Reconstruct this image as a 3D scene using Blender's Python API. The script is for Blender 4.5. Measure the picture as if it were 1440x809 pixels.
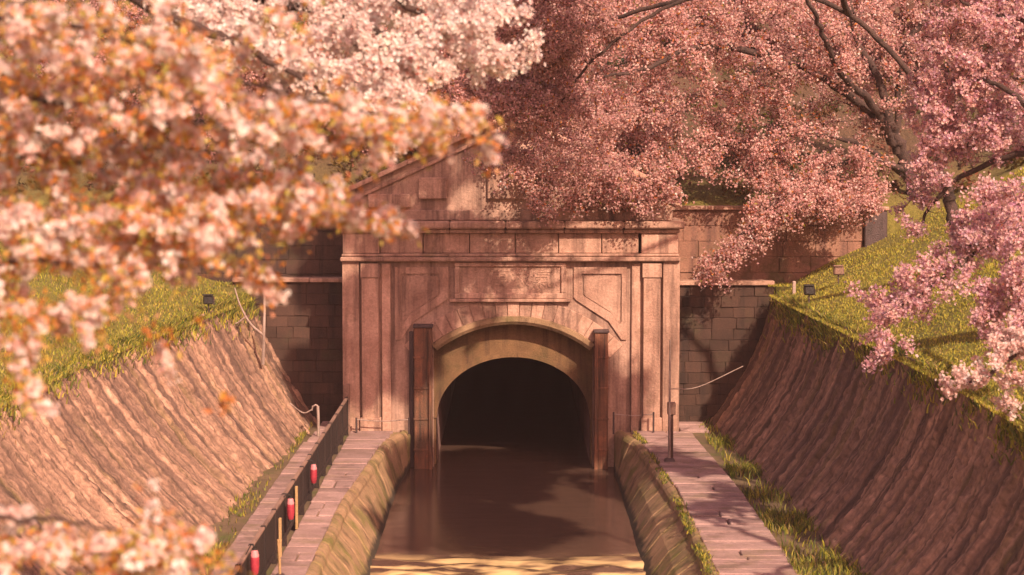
import bpy, bmesh, math
import numpy as np
from mathutils import Vector, Matrix

# ------------------------------------------------------------------ clear
for o in list(bpy.data.objects):
    bpy.data.objects.remove(o, do_unlink=True)
S = bpy.context.scene
COL = S.collection
rng = np.random.default_rng(11)

# ------------------------------------------------------------------ camera
F = 2760.0                      # focal length in photo pixels (photo is 1440 wide)
PITCH = math.radians(4.24)
CAMZ = 10.0
cd = bpy.data.cameras.new('camera'); cam = bpy.data.objects.new('camera', cd); COL.objects.link(cam)
cam.location = (0, 0, CAMZ); cam.rotation_euler = (math.radians(90) - PITCH, 0, 0)
cd.sensor_width = 36; cd.lens = F / 1440 * 36; cd.clip_end = 3000; cd.clip_start = 0.1
cd.dof.use_dof = True; cd.dof.focus_distance = 56; cd.dof.aperture_fstop = 1.35
S.camera = cam

# ------------------------------------------------------------------ light
SUN = Vector((0.36, -0.70, 0.615)).normalized()
w = bpy.data.worlds.new('World'); S.world = w; w.use_nodes = True
nt = w.node_tree; nt.nodes.clear()
sky = nt.nodes.new('ShaderNodeTexSky'); sky.sky_type = 'NISHITA'; sky.sun_disc = False
sky.sun_elevation = math.asin(SUN.z); sky.sun_rotation = math.atan2(SUN.x, SUN.y)
sky.air_density = 1.0; sky.dust_density = 4.0
tint = nt.nodes.new('ShaderNodeMix'); tint.data_type = 'RGBA'; tint.blend_type = 'MULTIPLY'
tint.inputs[0].default_value = 1.0; tint.inputs[7].default_value = (1.0, 0.60, 0.55, 1)
bg = nt.nodes.new('ShaderNodeBackground'); bg.inputs[1].default_value = 0.15
out = nt.nodes.new('ShaderNodeOutputWorld')
nt.links.new(sky.outputs[0], tint.inputs[6]); nt.links.new(tint.outputs[2], bg.inputs[0]); nt.links.new(bg.outputs[0], out.inputs[0])
sl = bpy.data.lights.new('sun', 'SUN'); sl.energy = 5.0; sl.angle = math.radians(0.8); sl.color = (1.0, 0.77, 0.56)
sun = bpy.data.objects.new('sun', sl); COL.objects.link(sun)
sun.rotation_euler = SUN.to_track_quat('Z', 'Y').to_euler(); sun.location = (30, -30, 40)
S.view_settings.view_transform = 'Standard'; S.view_settings.look = 'None'
S.view_settings.exposure = 0.46; S.view_settings.gamma = 1.0
S.render.engine = 'CYCLES'
try:
    S.cycles.max_bounces = 6; S.cycles.transparent_max_bounces = 4
except Exception:
    pass

# ------------------------------------------------------------------ helpers
def P(u, v, Y):
    """world point on the plane y = Y seen at photo pixel (u, v)"""
    xc = (u - 720.0) / F; yc = -(v - 404.5) / F
    d = np.array([xc, math.cos(PITCH) + yc * math.sin(PITCH), -math.sin(PITCH) + yc * math.cos(PITCH)])
    return np.array([0, 0, CAMZ]) + d * (Y / d[1])

def link(name, me, mat=None, parent=None):
    o = bpy.data.objects.new(name, me); COL.objects.link(o)
    if mat is not None and not me.materials:
        me.materials.append(mat)
    if parent is not None:
        o.parent = parent
        if parent.type == 'EMPTY':
            o.matrix_parent_inverse = Matrix.Translation(-Vector(parent.location))
    return o

def tag(o, label=None, cat=None, group=None, kind=None):
    if label: o['label'] = label
    if cat: o['category'] = cat
    if group: o['group'] = group
    if kind: o['kind'] = kind
    return o

def thing(name, label, cat, loc, group=None):
    o = bpy.data.objects.new(name, None); COL.objects.link(o)
    o.location = loc; o.empty_display_size = 0.3
    return tag(o, label, cat, group)

def np_mesh(name, V, Q, col=None, smooth=False, suv=None):
    """mesh from vertex array (n,3) and face array (m,k)"""
    V = np.ascontiguousarray(V, dtype=np.float32).reshape(-1, 3)
    Q = np.ascontiguousarray(Q, dtype=np.int32); k = Q.shape[1]
    me = bpy.data.meshes.new(name)
    me.vertices.add(len(V)); me.vertices.foreach_set('co', V.ravel())
    me.loops.add(Q.size); me.loops.foreach_set('vertex_index', Q.ravel())
    me.polygons.add(len(Q)); me.polygons.foreach_set('loop_start', np.arange(0, Q.size, k, dtype=np.int32))
    me.polygons.foreach_set('use_smooth', np.full(len(Q), smooth))
    if col is not None:
        a = me.attributes.new('Col', 'FLOAT_COLOR', 'POINT')
        c4 = np.ones((len(V), 4), dtype=np.float32); c4[:, :3] = col
        a.data.foreach_set('color', c4.ravel())
    if suv is not None:
        a = me.attributes.new('suv', 'FLOAT_VECTOR', 'POINT')
        a.data.foreach_set('vector', np.ascontiguousarray(suv, dtype=np.float32).ravel())
    me.update(calc_edges=True); me.validate()
    return me

def py_mesh(name, V, Fc, smooth=False):
    me = bpy.data.meshes.new(name); me.from_pydata([tuple(v) for v in V], [], Fc); me.update()
    if smooth:
        me.polygons.foreach_set('use_smooth', [True] * len(me.polygons))
    return me

def box_mesh(name, x0, x1, y0, y1, z0, z1, bev=0.012, jit=0.0, taper=0.0):
    bm = bmesh.new()
    bmesh.ops.create_cube(bm, size=1)
    for v in bm.verts:
        t = taper if v.co.z > 0 else 0
        fx = v.co.x * (1 - t); fy = v.co.y * (1 - t)
        v.co = ((x0 + x1) / 2 + fx * (x1 - x0), (y0 + y1) / 2 + fy * (y1 - y0), (z0 + z1) / 2 + v.co.z * (z1 - z0))
        if jit:
            v.co += Vector(rng.uniform(-jit, jit, 3))
    if bev > 0:
        bmesh.ops.bevel(bm, geom=bm.edges[:], offset=bev, segments=1, affect='EDGES', profile=0.5)
    me = bpy.data.meshes.new(name); bm.to_mesh(me); bm.free()
    return me

def box(name, x0, x1, y0, y1, z0, z1, mat, parent=None, bev=0.012, jit=0.0, taper=0.0):
    return link(name, box_mesh(name, x0, x1, y0, y1, z0, z1, bev, jit, taper), mat, parent)

def tube_arrays(pts, rad, sides=6):
    pts = np.asarray(pts, float); n = len(pts); rad = np.broadcast_to(np.asarray(rad, float), (n,))
    t = np.gradient(pts, axis=0); t /= (np.linalg.norm(t, axis=1, keepdims=True) + 1e-9)
    ref = np.array([0.31, 0.22, 0.93]) if abs(t[0][2]) < 0.9 else np.array([1.0, 0.1, 0.05])
    a = np.cross(t, ref); a /= (np.linalg.norm(a, axis=1, keepdims=True) + 1e-9)
    b = np.cross(t, a)
    ang = np.arange(sides) * 2 * math.pi / sides
    V = pts[:, None, :] + rad[:, None, None] * (np.cos(ang)[None, :, None] * a[:, None, :] + np.sin(ang)[None, :, None] * b[:, None, :])
    V = V.reshape(-1, 3)
    i = np.arange(n - 1)[:, None] * sides; j = np.arange(sides)[None, :]; j2 = (j + 1) % sides
    Q = np.stack([i + j, i + j2, i + sides + j2, i + sides + j], -1).reshape(-1, 4)
    return V, Q

def merge(parts):
    Vs, Qs, off = [], [], 0
    for V, Q in parts:
        Vs.append(V); Qs.append(Q + off); off += len(V)
    return np.concatenate(Vs), np.concatenate(Qs)

def tube(name, pts, rad, mat, parent=None, sides=6):
    V, Q = tube_arrays(pts, rad, sides)
    return link(name, np_mesh(name, V, Q, smooth=True), mat, parent)

def vnoise(x, y, seed=0):
    """value noise, arrays"""
    def h(i, j):
        n = (i.astype(np.int64) * 374761393 + j.astype(np.int64) * 668265263 + seed * 982451653) & 0x7fffffff
        n = ((n ^ (n >> 13)) * 1274126177) & 0x7fffffff
        return ((n ^ (n >> 16)) & 0xffff) / 65535.0
    xi = np.floor(x); yi = np.floor(y); fx = x - xi; fy = y - yi
    fx = fx * fx * (3 - 2 * fx); fy = fy * fy * (3 - 2 * fy)
    a = h(xi, yi); b = h(xi + 1, yi); c = h(xi, yi + 1); d = h(xi + 1, yi + 1)
    return (a * (1 - fx) + b * fx) * (1 - fy) + (c * (1 - fx) + d * fx) * fy

def catmull(pts, per=8):
    p = np.asarray(pts, float)
    if len(p) < 3:
        t = np.linspace(0, 1, per + 1)[:, None]; return p[0] * (1 - t) + p[1] * t
    q = np.vstack([2 * p[0] - p[1], p, 2 * p[-1] - p[-2]]); res = []
    for i in range(len(p) - 1):
        p0, p1, p2, p3 = q[i:i + 4]
        t = np.linspace(0, 1, per, endpoint=False)[:, None]
        res.append(0.5 * (2 * p1 + (p2 - p0) * t + (2 * p0 - 5 * p1 + 4 * p2 - p3) * t ** 2 + (3 * p1 - p0 - 3 * p2 + p3) * t ** 3))
    return np.vstack(res + [p[-1:]])

# ------------------------------------------------------------------ materials
def new_mat(name):
    m = bpy.data.materials.new(name); m.use_nodes = True
    return m, m.node_tree, m.node_tree.nodes['Principled BSDF']

def nd(t, typ, **kw):
    n = t.nodes.new(typ)
    for k, v in kw.items(): setattr(n, k, v)
    return n

def mixc(t, fac, a, b):
    m = nd(t, 'ShaderNodeMix', data_type='RGBA')
    for sock, val in ((0, fac), (6, a), (7, b)):
        if isinstance(val, (tuple, float, int)):
            m.inputs[sock].default_value = (*val, 1) if isinstance(val, tuple) else val
        else:
            t.links.new(val, m.inputs[sock])
    return m.outputs[2]

def noise(t, vec, scale, detail=5, rough=0.6, lo=0.35, hi=0.65, sc=(1, 1, 1), loc=(0, 0, 0)):
    mp = nd(t, 'ShaderNodeMapping'); mp.inputs['Scale'].default_value = sc; mp.inputs['Location'].default_value = loc
    t.links.new(vec, mp.inputs['Vector'])
    n = nd(t, 'ShaderNodeTexNoise'); n.inputs['Scale'].default_value = scale
    n.inputs['Detail'].default_value = detail; n.inputs['Roughness'].default_value = rough
    t.links.new(mp.outputs[0], n.inputs['Vector'])
    r = nd(t, 'ShaderNodeMapRange'); r.inputs[1].default_value = lo; r.inputs[2].default_value = hi
    t.links.new(n.outputs[0], r.inputs[0])
    return r.outputs[0]

def stone_mat(name, c_light, c_dark, c_stain, moss=None, streak=(2.2, 2.2, 0.16), base_scale=1.2, stain_lo=0.5, stain_hi=0.7,
              moss_lo=0.55, moss_hi=0.72, bump=0.5, fine=22, rough=0.9, coord='pos', moss_sc=(1, 1, 1), per_object=0.0):
    m, t, b = new_mat(name)
    if coord == 'pos':
        g = nd(t, 'ShaderNodeNewGeometry'); vec = g.outputs['Position']
    else:
        g = nd(t, 'ShaderNodeAttribute', attribute_name='suv'); vec = g.outputs['Vector']
    c = mixc(t, noise(t, vec, base_scale, 6, 0.65, 0.3, 0.7), c_dark, c_light)
    st = noise(t, vec, 1.0, 4, 0.6, stain_lo, stain_hi, sc=streak, loc=(3.1, 7.7, 1.3))
    c = mixc(t, st, c, c_stain)
    fn = noise(t, vec, fine, 4, 0.7, 0.25, 0.75)
    v = nd(t, 'ShaderNodeMapRange'); v.inputs[3].default_value = 0.72; v.inputs[4].default_value = 1.22
    t.links.new(fn, v.inputs[0])
    if moss:
        c = mixc(t, noise(t, vec, 0.9, 6, 0.7, moss_lo, moss_hi, sc=moss_sc, loc=(9, 2, 4)), c, moss)
    hs = nd(t, 'ShaderNodeHueSaturation'); t.links.new(c, hs.inputs['Color'])
    if per_object:
        oi = nd(t, 'ShaderNodeObjectInfo'); mr = nd(t, 'ShaderNodeMapRange')
        mr.inputs[3].default_value = 1 - per_object; mr.inputs[4].default_value = 1 + per_object
        t.links.new(oi.outputs['Random'], mr.inputs[0])
        mu = nd(t, 'ShaderNodeMath', operation='MULTIPLY'); t.links.new(mr.outputs[0], mu.inputs[0]); t.links.new(v.outputs[0], mu.inputs[1])
        t.links.new(mu.outputs[0], hs.inputs['Value'])
    else:
        t.links.new(v.outputs[0], hs.inputs['Value'])
    t.links.new(hs.outputs[0], b.inputs['Base Color'])
    b.inputs['Roughness'].default_value = rough
    bp = nd(t, 'ShaderNodeBump'); bp.inputs['Strength'].default_value = bump; bp.inputs['Distance'].default_value = 0.03
    t.links.new(fn, bp.inputs['Height']); t.links.new(bp.outputs[0], b.inputs['Normal'])
    return m

def petal_mat(name, trans=0.35, rough=0.7):
    m, t, b = new_mat(name)
    a = nd(t, 'ShaderNodeAttribute', attribute_name='Col')
    t.links.new(a.outputs['Color'], b.inputs['Base Color']); b.inputs['Roughness'].default_value = rough
    b.inputs['Specular IOR Level'].default_value = 0.2
    tr = nd(t, 'ShaderNodeBsdfTranslucent'); t.links.new(a.outputs['Color'], tr.inputs['Color'])
    mx = nd(t, 'ShaderNodeMixShader'); mx.inputs[0].default_value = trans
    t.links.new(b.outputs[0], mx.inputs[1]); t.links.new(tr.outputs[0], mx.inputs[2])
    t.links.new(mx.outputs[0], t.nodes['Material Output'].inputs['Surface'])
    return m

M_portal = stone_mat('portal_stone', (0.56, 0.36, 0.28), (0.31, 0.18, 0.135), (0.11, 0.06, 0.048), moss=(0.17, 0.11, 0.05),
                     streak=(3.4, 3.4, 0.22), stain_lo=0.45, stain_hi=0.72, moss_lo=0.6, moss_hi=0.85, fine=14)
M_trim = stone_mat('trim_stone', (0.60, 0.375, 0.285), (0.34, 0.185, 0.135), (0.13, 0.07, 0.054), moss=(0.16, 0.10, 0.05), moss_lo=0.58, moss_hi=0.8, streak=(3.6, 3.6, 0.28), stain_lo=0.46, stain_hi=0.73, fine=16, per_object=0.16)
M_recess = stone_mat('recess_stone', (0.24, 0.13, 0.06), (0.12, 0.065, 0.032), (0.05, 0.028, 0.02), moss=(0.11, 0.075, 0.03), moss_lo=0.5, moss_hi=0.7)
M_arch = stone_mat('archivolt_stone', (0.42, 0.27, 0.16), (0.25, 0.155, 0.085), (0.10, 0.06, 0.035), moss=(0.15, 0.12, 0.045), moss_lo=0.5, moss_hi=0.75, streak=(3, 3, 1))
M_rust = stone_mat('rusted_iron', (0.34, 0.135, 0.07), (0.18, 0.07, 0.04), (0.05, 0.026, 0.02), moss=(0.09, 0.055, 0.035), moss_lo=0.45, moss_hi=0.7, streak=(9, 9, 0.5), fine=30, rough=0.85, stain_lo=0.42, stain_hi=0.68)
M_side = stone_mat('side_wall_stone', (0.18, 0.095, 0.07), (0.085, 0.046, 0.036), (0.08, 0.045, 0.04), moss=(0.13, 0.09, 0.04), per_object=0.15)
M_shadestone = stone_mat('shade_darkened_stone', (0.095, 0.048, 0.034), (0.05, 0.026, 0.020), (0.022, 0.014, 0.013), moss=(0.06, 0.045, 0.025), per_object=0.2)  # stone darkened to paint in the shade on the set-back walls
M_upper = stone_mat('upper_wall_stone', (0.36, 0.19, 0.135), (0.23, 0.115, 0.08), (0.14, 0.07, 0.06), moss=(0.12, 0.09, 0.04), streak=(2, 2, 0.3))
M_wall = stone_mat('revetment_stone', (0.58, 0.34, 0.235), (0.36, 0.20, 0.135), (0.11, 0.063, 0.047), moss=(0.17, 0.12, 0.04), coord='suv',
                   streak=(4.2, 0.10, 1), base_scale=2.2, stain_lo=0.43, stain_hi=0.66, moss_lo=0.52, moss_hi=0.72, moss_sc=(1.6, 0.2, 1), fine=9, bump=1.0)
M_slab = stone_mat('paving_stone', (0.42, 0.27, 0.25), (0.28, 0.17, 0.16), (0.15, 0.09, 0.08), moss=(0.20, 0.14, 0.085), moss_lo=0.5, moss_hi=0.75, streak=(1.2, 1.2, 1.2), stain_lo=0.56, stain_hi=0.74, fine=18, per_object=0.22)
M_canal = stone_mat('canal_block_stone', (0.42, 0.26, 0.15), (0.27, 0.16, 0.085), (0.12, 0.075, 0.04), moss=(0.16, 0.14, 0.035), streak=(2.5, 2.5, 0.5),
                    moss_lo=0.46, moss_hi=0.66, per_object=0.12)
def add_tone(m):
    t = m.node_tree; b = t.nodes['Principled BSDF']; src = b.inputs['Base Color'].links[0].from_socket
    a = nd(t, 'ShaderNodeAttribute', attribute_name='Col'); x = nd(t, 'ShaderNodeMix', data_type='RGBA', blend_type='MULTIPLY')
    x.inputs[0].default_value = 1.0; t.links.new(src, x.inputs[6]); t.links.new(a.outputs['Color'], x.inputs[7]); t.links.new(x.outputs[2], b.inputs['Base Color'])
add_tone(M_wall)
def add_bands(m, c_band, sc, lo, hi):
    t = m.node_tree; b = t.nodes['Principled BSDF']; src = b.inputs['Base Color'].links[0].from_socket
    g = nd(t, 'ShaderNodeAttribute', attribute_name='suv')
    n = noise(t, g.outputs['Vector'], 1.0, 3, 0.55, lo, hi, sc=sc, loc=(6.3, 1.1, 2.0))
    mu = nd(t, 'ShaderNodeMath', operation='MULTIPLY'); mu.inputs[1].default_value = 0.75; t.links.new(n, mu.inputs[0])
    t.links.new(mixc(t, mu.outputs[0], src, c_band), b.inputs['Base Color'])
add_bands(M_wall, (0.095, 0.053, 0.044), (1.9, 0.06, 1), 0.47, 0.66)
def add_waterline(m):
    t = m.node_tree; b = t.nodes['Principled BSDF']; src = b.inputs['Base Color'].links[0].from_socket
    g = nd(t, 'ShaderNodeNewGeometry'); sx = nd(t, 'ShaderNodeSeparateXYZ'); t.links.new(g.outputs['Position'], sx.inputs[0])
    n = noise(t, g.outputs['Position'], 2.0, 4, 0.6, 0.2, 0.8); ad = nd(t, 'ShaderNodeMath', operation='MULTIPLY_ADD')
    ad.inputs[1].default_value = -0.25; t.links.new(n, ad.inputs[0]); t.links.new(sx.outputs['Z'], ad.inputs[2])
    mr = nd(t, 'ShaderNodeMapRange'); mr.inputs[1].default_value = 0.12; mr.inputs[2].default_value = -0.02; t.links.new(ad.outputs[0], mr.inputs[0])
    t.links.new(mixc(t, mr.outputs[0], src, (0.045, 0.032, 0.02)), b.inputs['Base Color'])
add_waterline(M_canal)
M_soil = stone_mat('soil', (0.20, 0.13, 0.07), (0.10, 0.065, 0.04), (0.10, 0.10, 0.025), streak=(1, 1, 1), fine=12)
M_fence = stone_mat('dark_fence_timber', (0.036, 0.017, 0.014), (0.02, 0.010, 0.009), (0.012, 0.007, 0.007), streak=(5, 5, 0.5), per_object=0.25, rough=0.75)
M_rail = stone_mat('fence_rail_timber', (0.34, 0.20, 0.15), (0.22, 0.13, 0.10), (0.12, 0.07, 0.055), streak=(5, 1, 5))
M_bark = stone_mat('cherry_bark', (0.105, 0.06, 0.05), (0.05, 0.028, 0.025), (0.03, 0.017, 0.016), streak=(3, 3, 3), fine=18, bump=0.9)
M_pale = stone_mat('pale_weathered_metal', (0.48, 0.36, 0.31), (0.34, 0.24, 0.21), (0.18, 0.11, 0.09), streak=(6, 6, 1), fine=30)
M_grey = stone_mat('dark_metal', (0.10, 0.06, 0.06), (0.06, 0.035, 0.038), (0.035, 0.02, 0.02), streak=(6, 6, 1), rough=0.5)
M_cream = stone_mat('cream_timber', (0.52, 0.33, 0.16), (0.40, 0.25, 0.11), (0.40, 0.24, 0.11), streak=(5, 5, 0.5))
M_red = stone_mat('red_lantern_paper', (0.42, 0.035, 0.06), (0.28, 0.022, 0.04), (0.15, 0.015, 0.025), streak=(3, 3, 3), rough=0.55, bump=0.1)
M_redlit = stone_mat('sunlit_lantern_paper', (0.72, 0.28, 0.29), (0.6, 0.2, 0.22), (0.45, 0.12, 0.15), streak=(3, 3, 3), rough=0.6, bump=0.1)  # lantern red painted paler for the sunlit top
M_black = stone_mat('black_lamp_housing', (0.03, 0.022, 0.02), (0.02, 0.015, 0.014), (0.012, 0.01, 0.01), streak=(4, 4, 4), rough=0.5)
M_lining = stone_mat('tunnel_lining', (0.42, 0.24, 0.21), (0.30, 0.17, 0.15), (0.20, 0.11, 0.10), streak=(1, 1, 1))
M_petal = petal_mat('cherry_petal', 0.45)
M_leaf = petal_mat('young_leaf', 0.45, 0.55)
M_blade = petal_mat('grass_blade', 0.3, 0.7)

# ground: grass, leaf litter and bare earth
def ground_mat():
    m, t, b = new_mat('bank_earth_and_turf')
    g = nd(t, 'ShaderNodeNewGeometry'); vec = g.outputs['Position']
    turf = mixc(t, noise(t, vec, 0.35, 6, 0.65, 0.35, 0.65), (0.20, 0.17, 0.035), (0.30, 0.26, 0.045))
    litter = mixc(t, noise(t, vec, 0.16, 5, 0.6, 0.35, 0.65, loc=(4, 4, 0)), (0.13, 0.09, 0.045), (0.20, 0.11, 0.065))
    sx = nd(t, 'ShaderNodeSeparateXYZ'); t.links.new(vec, sx.inputs[0]); mr = nd(t, 'ShaderNodeMapRange')
    mr.inputs[1].default_value = 63.0; mr.inputs[2].default_value = 68.0; t.links.new(sx.outputs['Y'], mr.inputs[0])
    c = mixc(t, mr.outputs[0], turf, litter)                       # mown turf on the banks, leaf litter under the hillside trees
    fn = noise(t, vec, 7, 5, 0.7, 0.25, 0.75)
    dk = nd(t, 'ShaderNodeHueSaturation'); dk.inputs['Value'].default_value = 0.6; t.links.new(c, dk.inputs['Color'])
    c = mixc(t, fn, c, dk.outputs[0])
    t.links.new(c, b.inputs['Base Color']); b.inputs['Roughness'].default_value = 0.95
    bp = nd(t, 'ShaderNodeBump'); bp.inputs['Strength'].default_value = 0.9; bp.inputs['Distance'].default_value = 0.1
    t.links.new(fn, bp.inputs['Height']); t.links.new(bp.outputs[0], b.inputs['Normal'])
    return m
M_ground = ground_mat()

def water_mat():
    m, t, b = new_mat('muddy_water')
    g = nd(t, 'ShaderNodeNewGeometry'); vec = g.outputs['Position']
    c = mixc(t, noise(t, vec, 0.5, 4, 0.5, 0.3, 0.7, sc=(1, 0.5, 1)), (0.080, 0.046, 0.035), (0.100, 0.057, 0.042))
    # sunlit gold glitter painted into the colour of the near water
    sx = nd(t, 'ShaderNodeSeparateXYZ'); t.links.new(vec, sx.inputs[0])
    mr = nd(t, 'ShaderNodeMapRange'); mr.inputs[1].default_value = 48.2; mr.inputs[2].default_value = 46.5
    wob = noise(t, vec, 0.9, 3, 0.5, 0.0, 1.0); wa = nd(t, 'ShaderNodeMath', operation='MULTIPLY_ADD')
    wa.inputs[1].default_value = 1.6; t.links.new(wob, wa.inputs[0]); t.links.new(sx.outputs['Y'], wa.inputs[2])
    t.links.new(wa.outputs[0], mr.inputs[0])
    glint = noise(t, vec, 1.0, 3, 0.5, 0.45, 0.58, sc=(0.55, 1.3, 1), loc=(1.7, 0.4, 0))
    mu = nd(t, 'ShaderNodeMath', operation='MULTIPLY'); t.links.new(mr.outputs[0], mu.inputs[0]); t.links.new(glint, mu.inputs[1])
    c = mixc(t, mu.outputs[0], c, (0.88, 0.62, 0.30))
    t.links.new(c, b.inputs['Base Color'])
    b.inputs['Roughness'].default_value = 0.16; b.inputs['IOR'].default_value = 1.33
    n = noise(t, vec, 1.1, 3, 0.5, 0.0, 1.0, sc=(0.7, 1.5, 1))
    bp = nd(t, 'ShaderNodeBump'); bp.inputs['Strength'].default_value = 0.10; bp.inputs['Distance'].default_value = 0.08
    t.links.new(n, bp.inputs['Height']); t.links.new(bp.outputs[0], b.inputs['Normal'])
    return m
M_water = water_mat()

# ------------------------------------------------------------------ plan of the cutting (all in metres)
YP = 60.0          # front face of the portal
YR = 62.3          # the walls beside it stand back
ZW = 1.15          # level of the walkways
def wall_line(side, y):
    """base x, top x, top z of the sloping revetment at station y"""
    if side > 0:
        ys = [0, 24, 40, 47, 60, 62.8]
        return np.interp(y, ys, [7.3, 7.3, 7.12, 6.92, 6.38, 6.32]), np.interp(y, ys, [9.5, 9.5, 9.35, 9.08, 8.42, 8.38]), np.interp(y, ys, [4.8, 4.8, 5.0, 5.05, 5.2, 5.2])
    ys = [0, 24, 42, 49, 60, 62.8]
    return np.interp(y, ys, [-7.1, -7.1, -6.98, -6.86, -6.32, -6.28]), np.interp(y, ys, [-10.5, -10.5, -10.3, -9.9, -8.5, -8.35]), np.interp(y, ys, [4.8, 4.8, 4.85, 4.88, 5.1, 5.1])

# ---- ground: one sheet with the cutting in it, the hill behind, out to the horizon
def ground_z(x, y):
    """height of the bank or hill outside the cutting (arrays)"""
    _, xr, zr = wall_line(1, np.minimum(y, 62)); _, xl, zl = wall_line(-1, np.minimum(y, 62))
    bank = np.where(x > 0, zr - 0.06 + np.clip(x - xr, 0, 12) * 0.50 + np.clip(x - xr - 12, 0, 60) * 0.10,
                    zl - 0.06 + np.clip(xl - x, 0, 10) * 0.36 + np.clip(xl - x - 10, 0, 60) * 0.10)
    hill = np.where(y < 63.4, np.where(y < 62.0, -5, 5.45), 7.75 + np.clip(y - 63.4, 0, 60) * 0.40 + np.clip(y - 123, 0, 300) * 0.05)
    z = np.maximum(bank, hill)
    soft = (vnoise(x * 0.5, y * 0.5, 3) - 0.5) * 0.35 + (vnoise(x * 0.13, y * 0.13, 5) - 0.5) * 1.2 * np.clip((np.abs(x) - 12) / 8 + np.clip((y - 66) / 8, 0, 1), 0, 1)
    near = np.clip(np.minimum(np.where(x > 0, x - xr, xl - x), 2) / 2, 0, 1)
    near = np.where(y > 63.4, np.clip((y - 63.4) / 2, 0, 1), near)
    return z + soft * near

yrows = np.concatenate([[-400, -150, -60, -20, 0, 12, 20], np.arange(24, 62, 1.0), [61.9, 62.35, 63.0, 63.38, 63.42], np.arange(64.5, 112, 1.5), [120, 135, 160, 200, 300, 600]])
outr = np.array([0.02, 0.5, 1, 1.5, 2, 3, 4, 5, 6, 7, 8, 9, 10.5, 12, 14, 16, 19, 23, 28, 35, 45, 60, 90, 150, 300, 600])
NX = 2 * len(outr) + 14
V = np.zeros((len(yrows), NX, 3))
for r, y in enumerate(yrows):
    yc = min(max(y, 0), 62.2)
    _, xr, _ = wall_line(1, yc); _, xl, _ = wall_line(-1, yc)
    xs = np.concatenate([(xl - outr)[::-1], np.linspace(xl + 0.02, xr - 0.02, 14), xr + outr])
    yy = np.full(NX, float(y))
    zs = ground_z(xs, yy)
    k = len(outr)
    if y < 62:
        zs[k:k + 14] = -1.4
    V[r, :, 0] = xs; V[r, :, 1] = y; V[r, :, 2] = zs
idx = np.arange(len(yrows) * NX).reshape(len(yrows), NX)
Q = np.stack([idx[:-1, :-1], idx[:-1, 1:], idx[1:, 1:], idx[1:, :-1]], -1).reshape(-1, 4)
rowi = np.repeat(np.arange(len(yrows) - 1), NX - 1); coli = np.tile(np.arange(NX - 1), len(yrows) - 1)
hole = (yrows[rowi] > 61.5) & (yrows[rowi] < 62.0) & (coli >= len(outr)) & (coli < len(outr) + 13)
Q = Q[~hole]                                                     # left open where the tunnel goes in
tag(link('ground', np_mesh('ground', V.reshape(-1, 3), Q, smooth=True), M_ground), kind='structure')

# ---- water
V = []; xs = np.linspace(-4.4, 4.4, 34); ys = np.concatenate([np.linspace(-20, 36, 20), np.arange(36.2, 60, 0.14), np.linspace(60, 100, 30)])
X, Y = np.meshgrid(xs, ys)
amp = np.clip((47.2 - Y) / 0.8, 0, 1) * np.clip((Y - 20) / 5, 0, 1)      # ripples added on the near water to catch the sky
Z = 0.03 * amp * (np.sin(Y * 7.0 + 2.2 * vnoise(X * 0.9, Y * 0.7, 4) * 4) + 0.8 * (vnoise(X * 1.2, Y * 2.2, 9) - 0.5))
idx = np.arange(X.size).reshape(X.shape)
Q = np.stack([idx[:-1, :-1], idx[:-1, 1:], idx[1:, 1:], idx[1:, :-1]], -1).reshape(-1, 4)
tag(link('water', np_mesh('water', np.stack([X, Y, Z], -1).reshape(-1, 3), Q, smooth=True), M_water), kind='structure')

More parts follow.
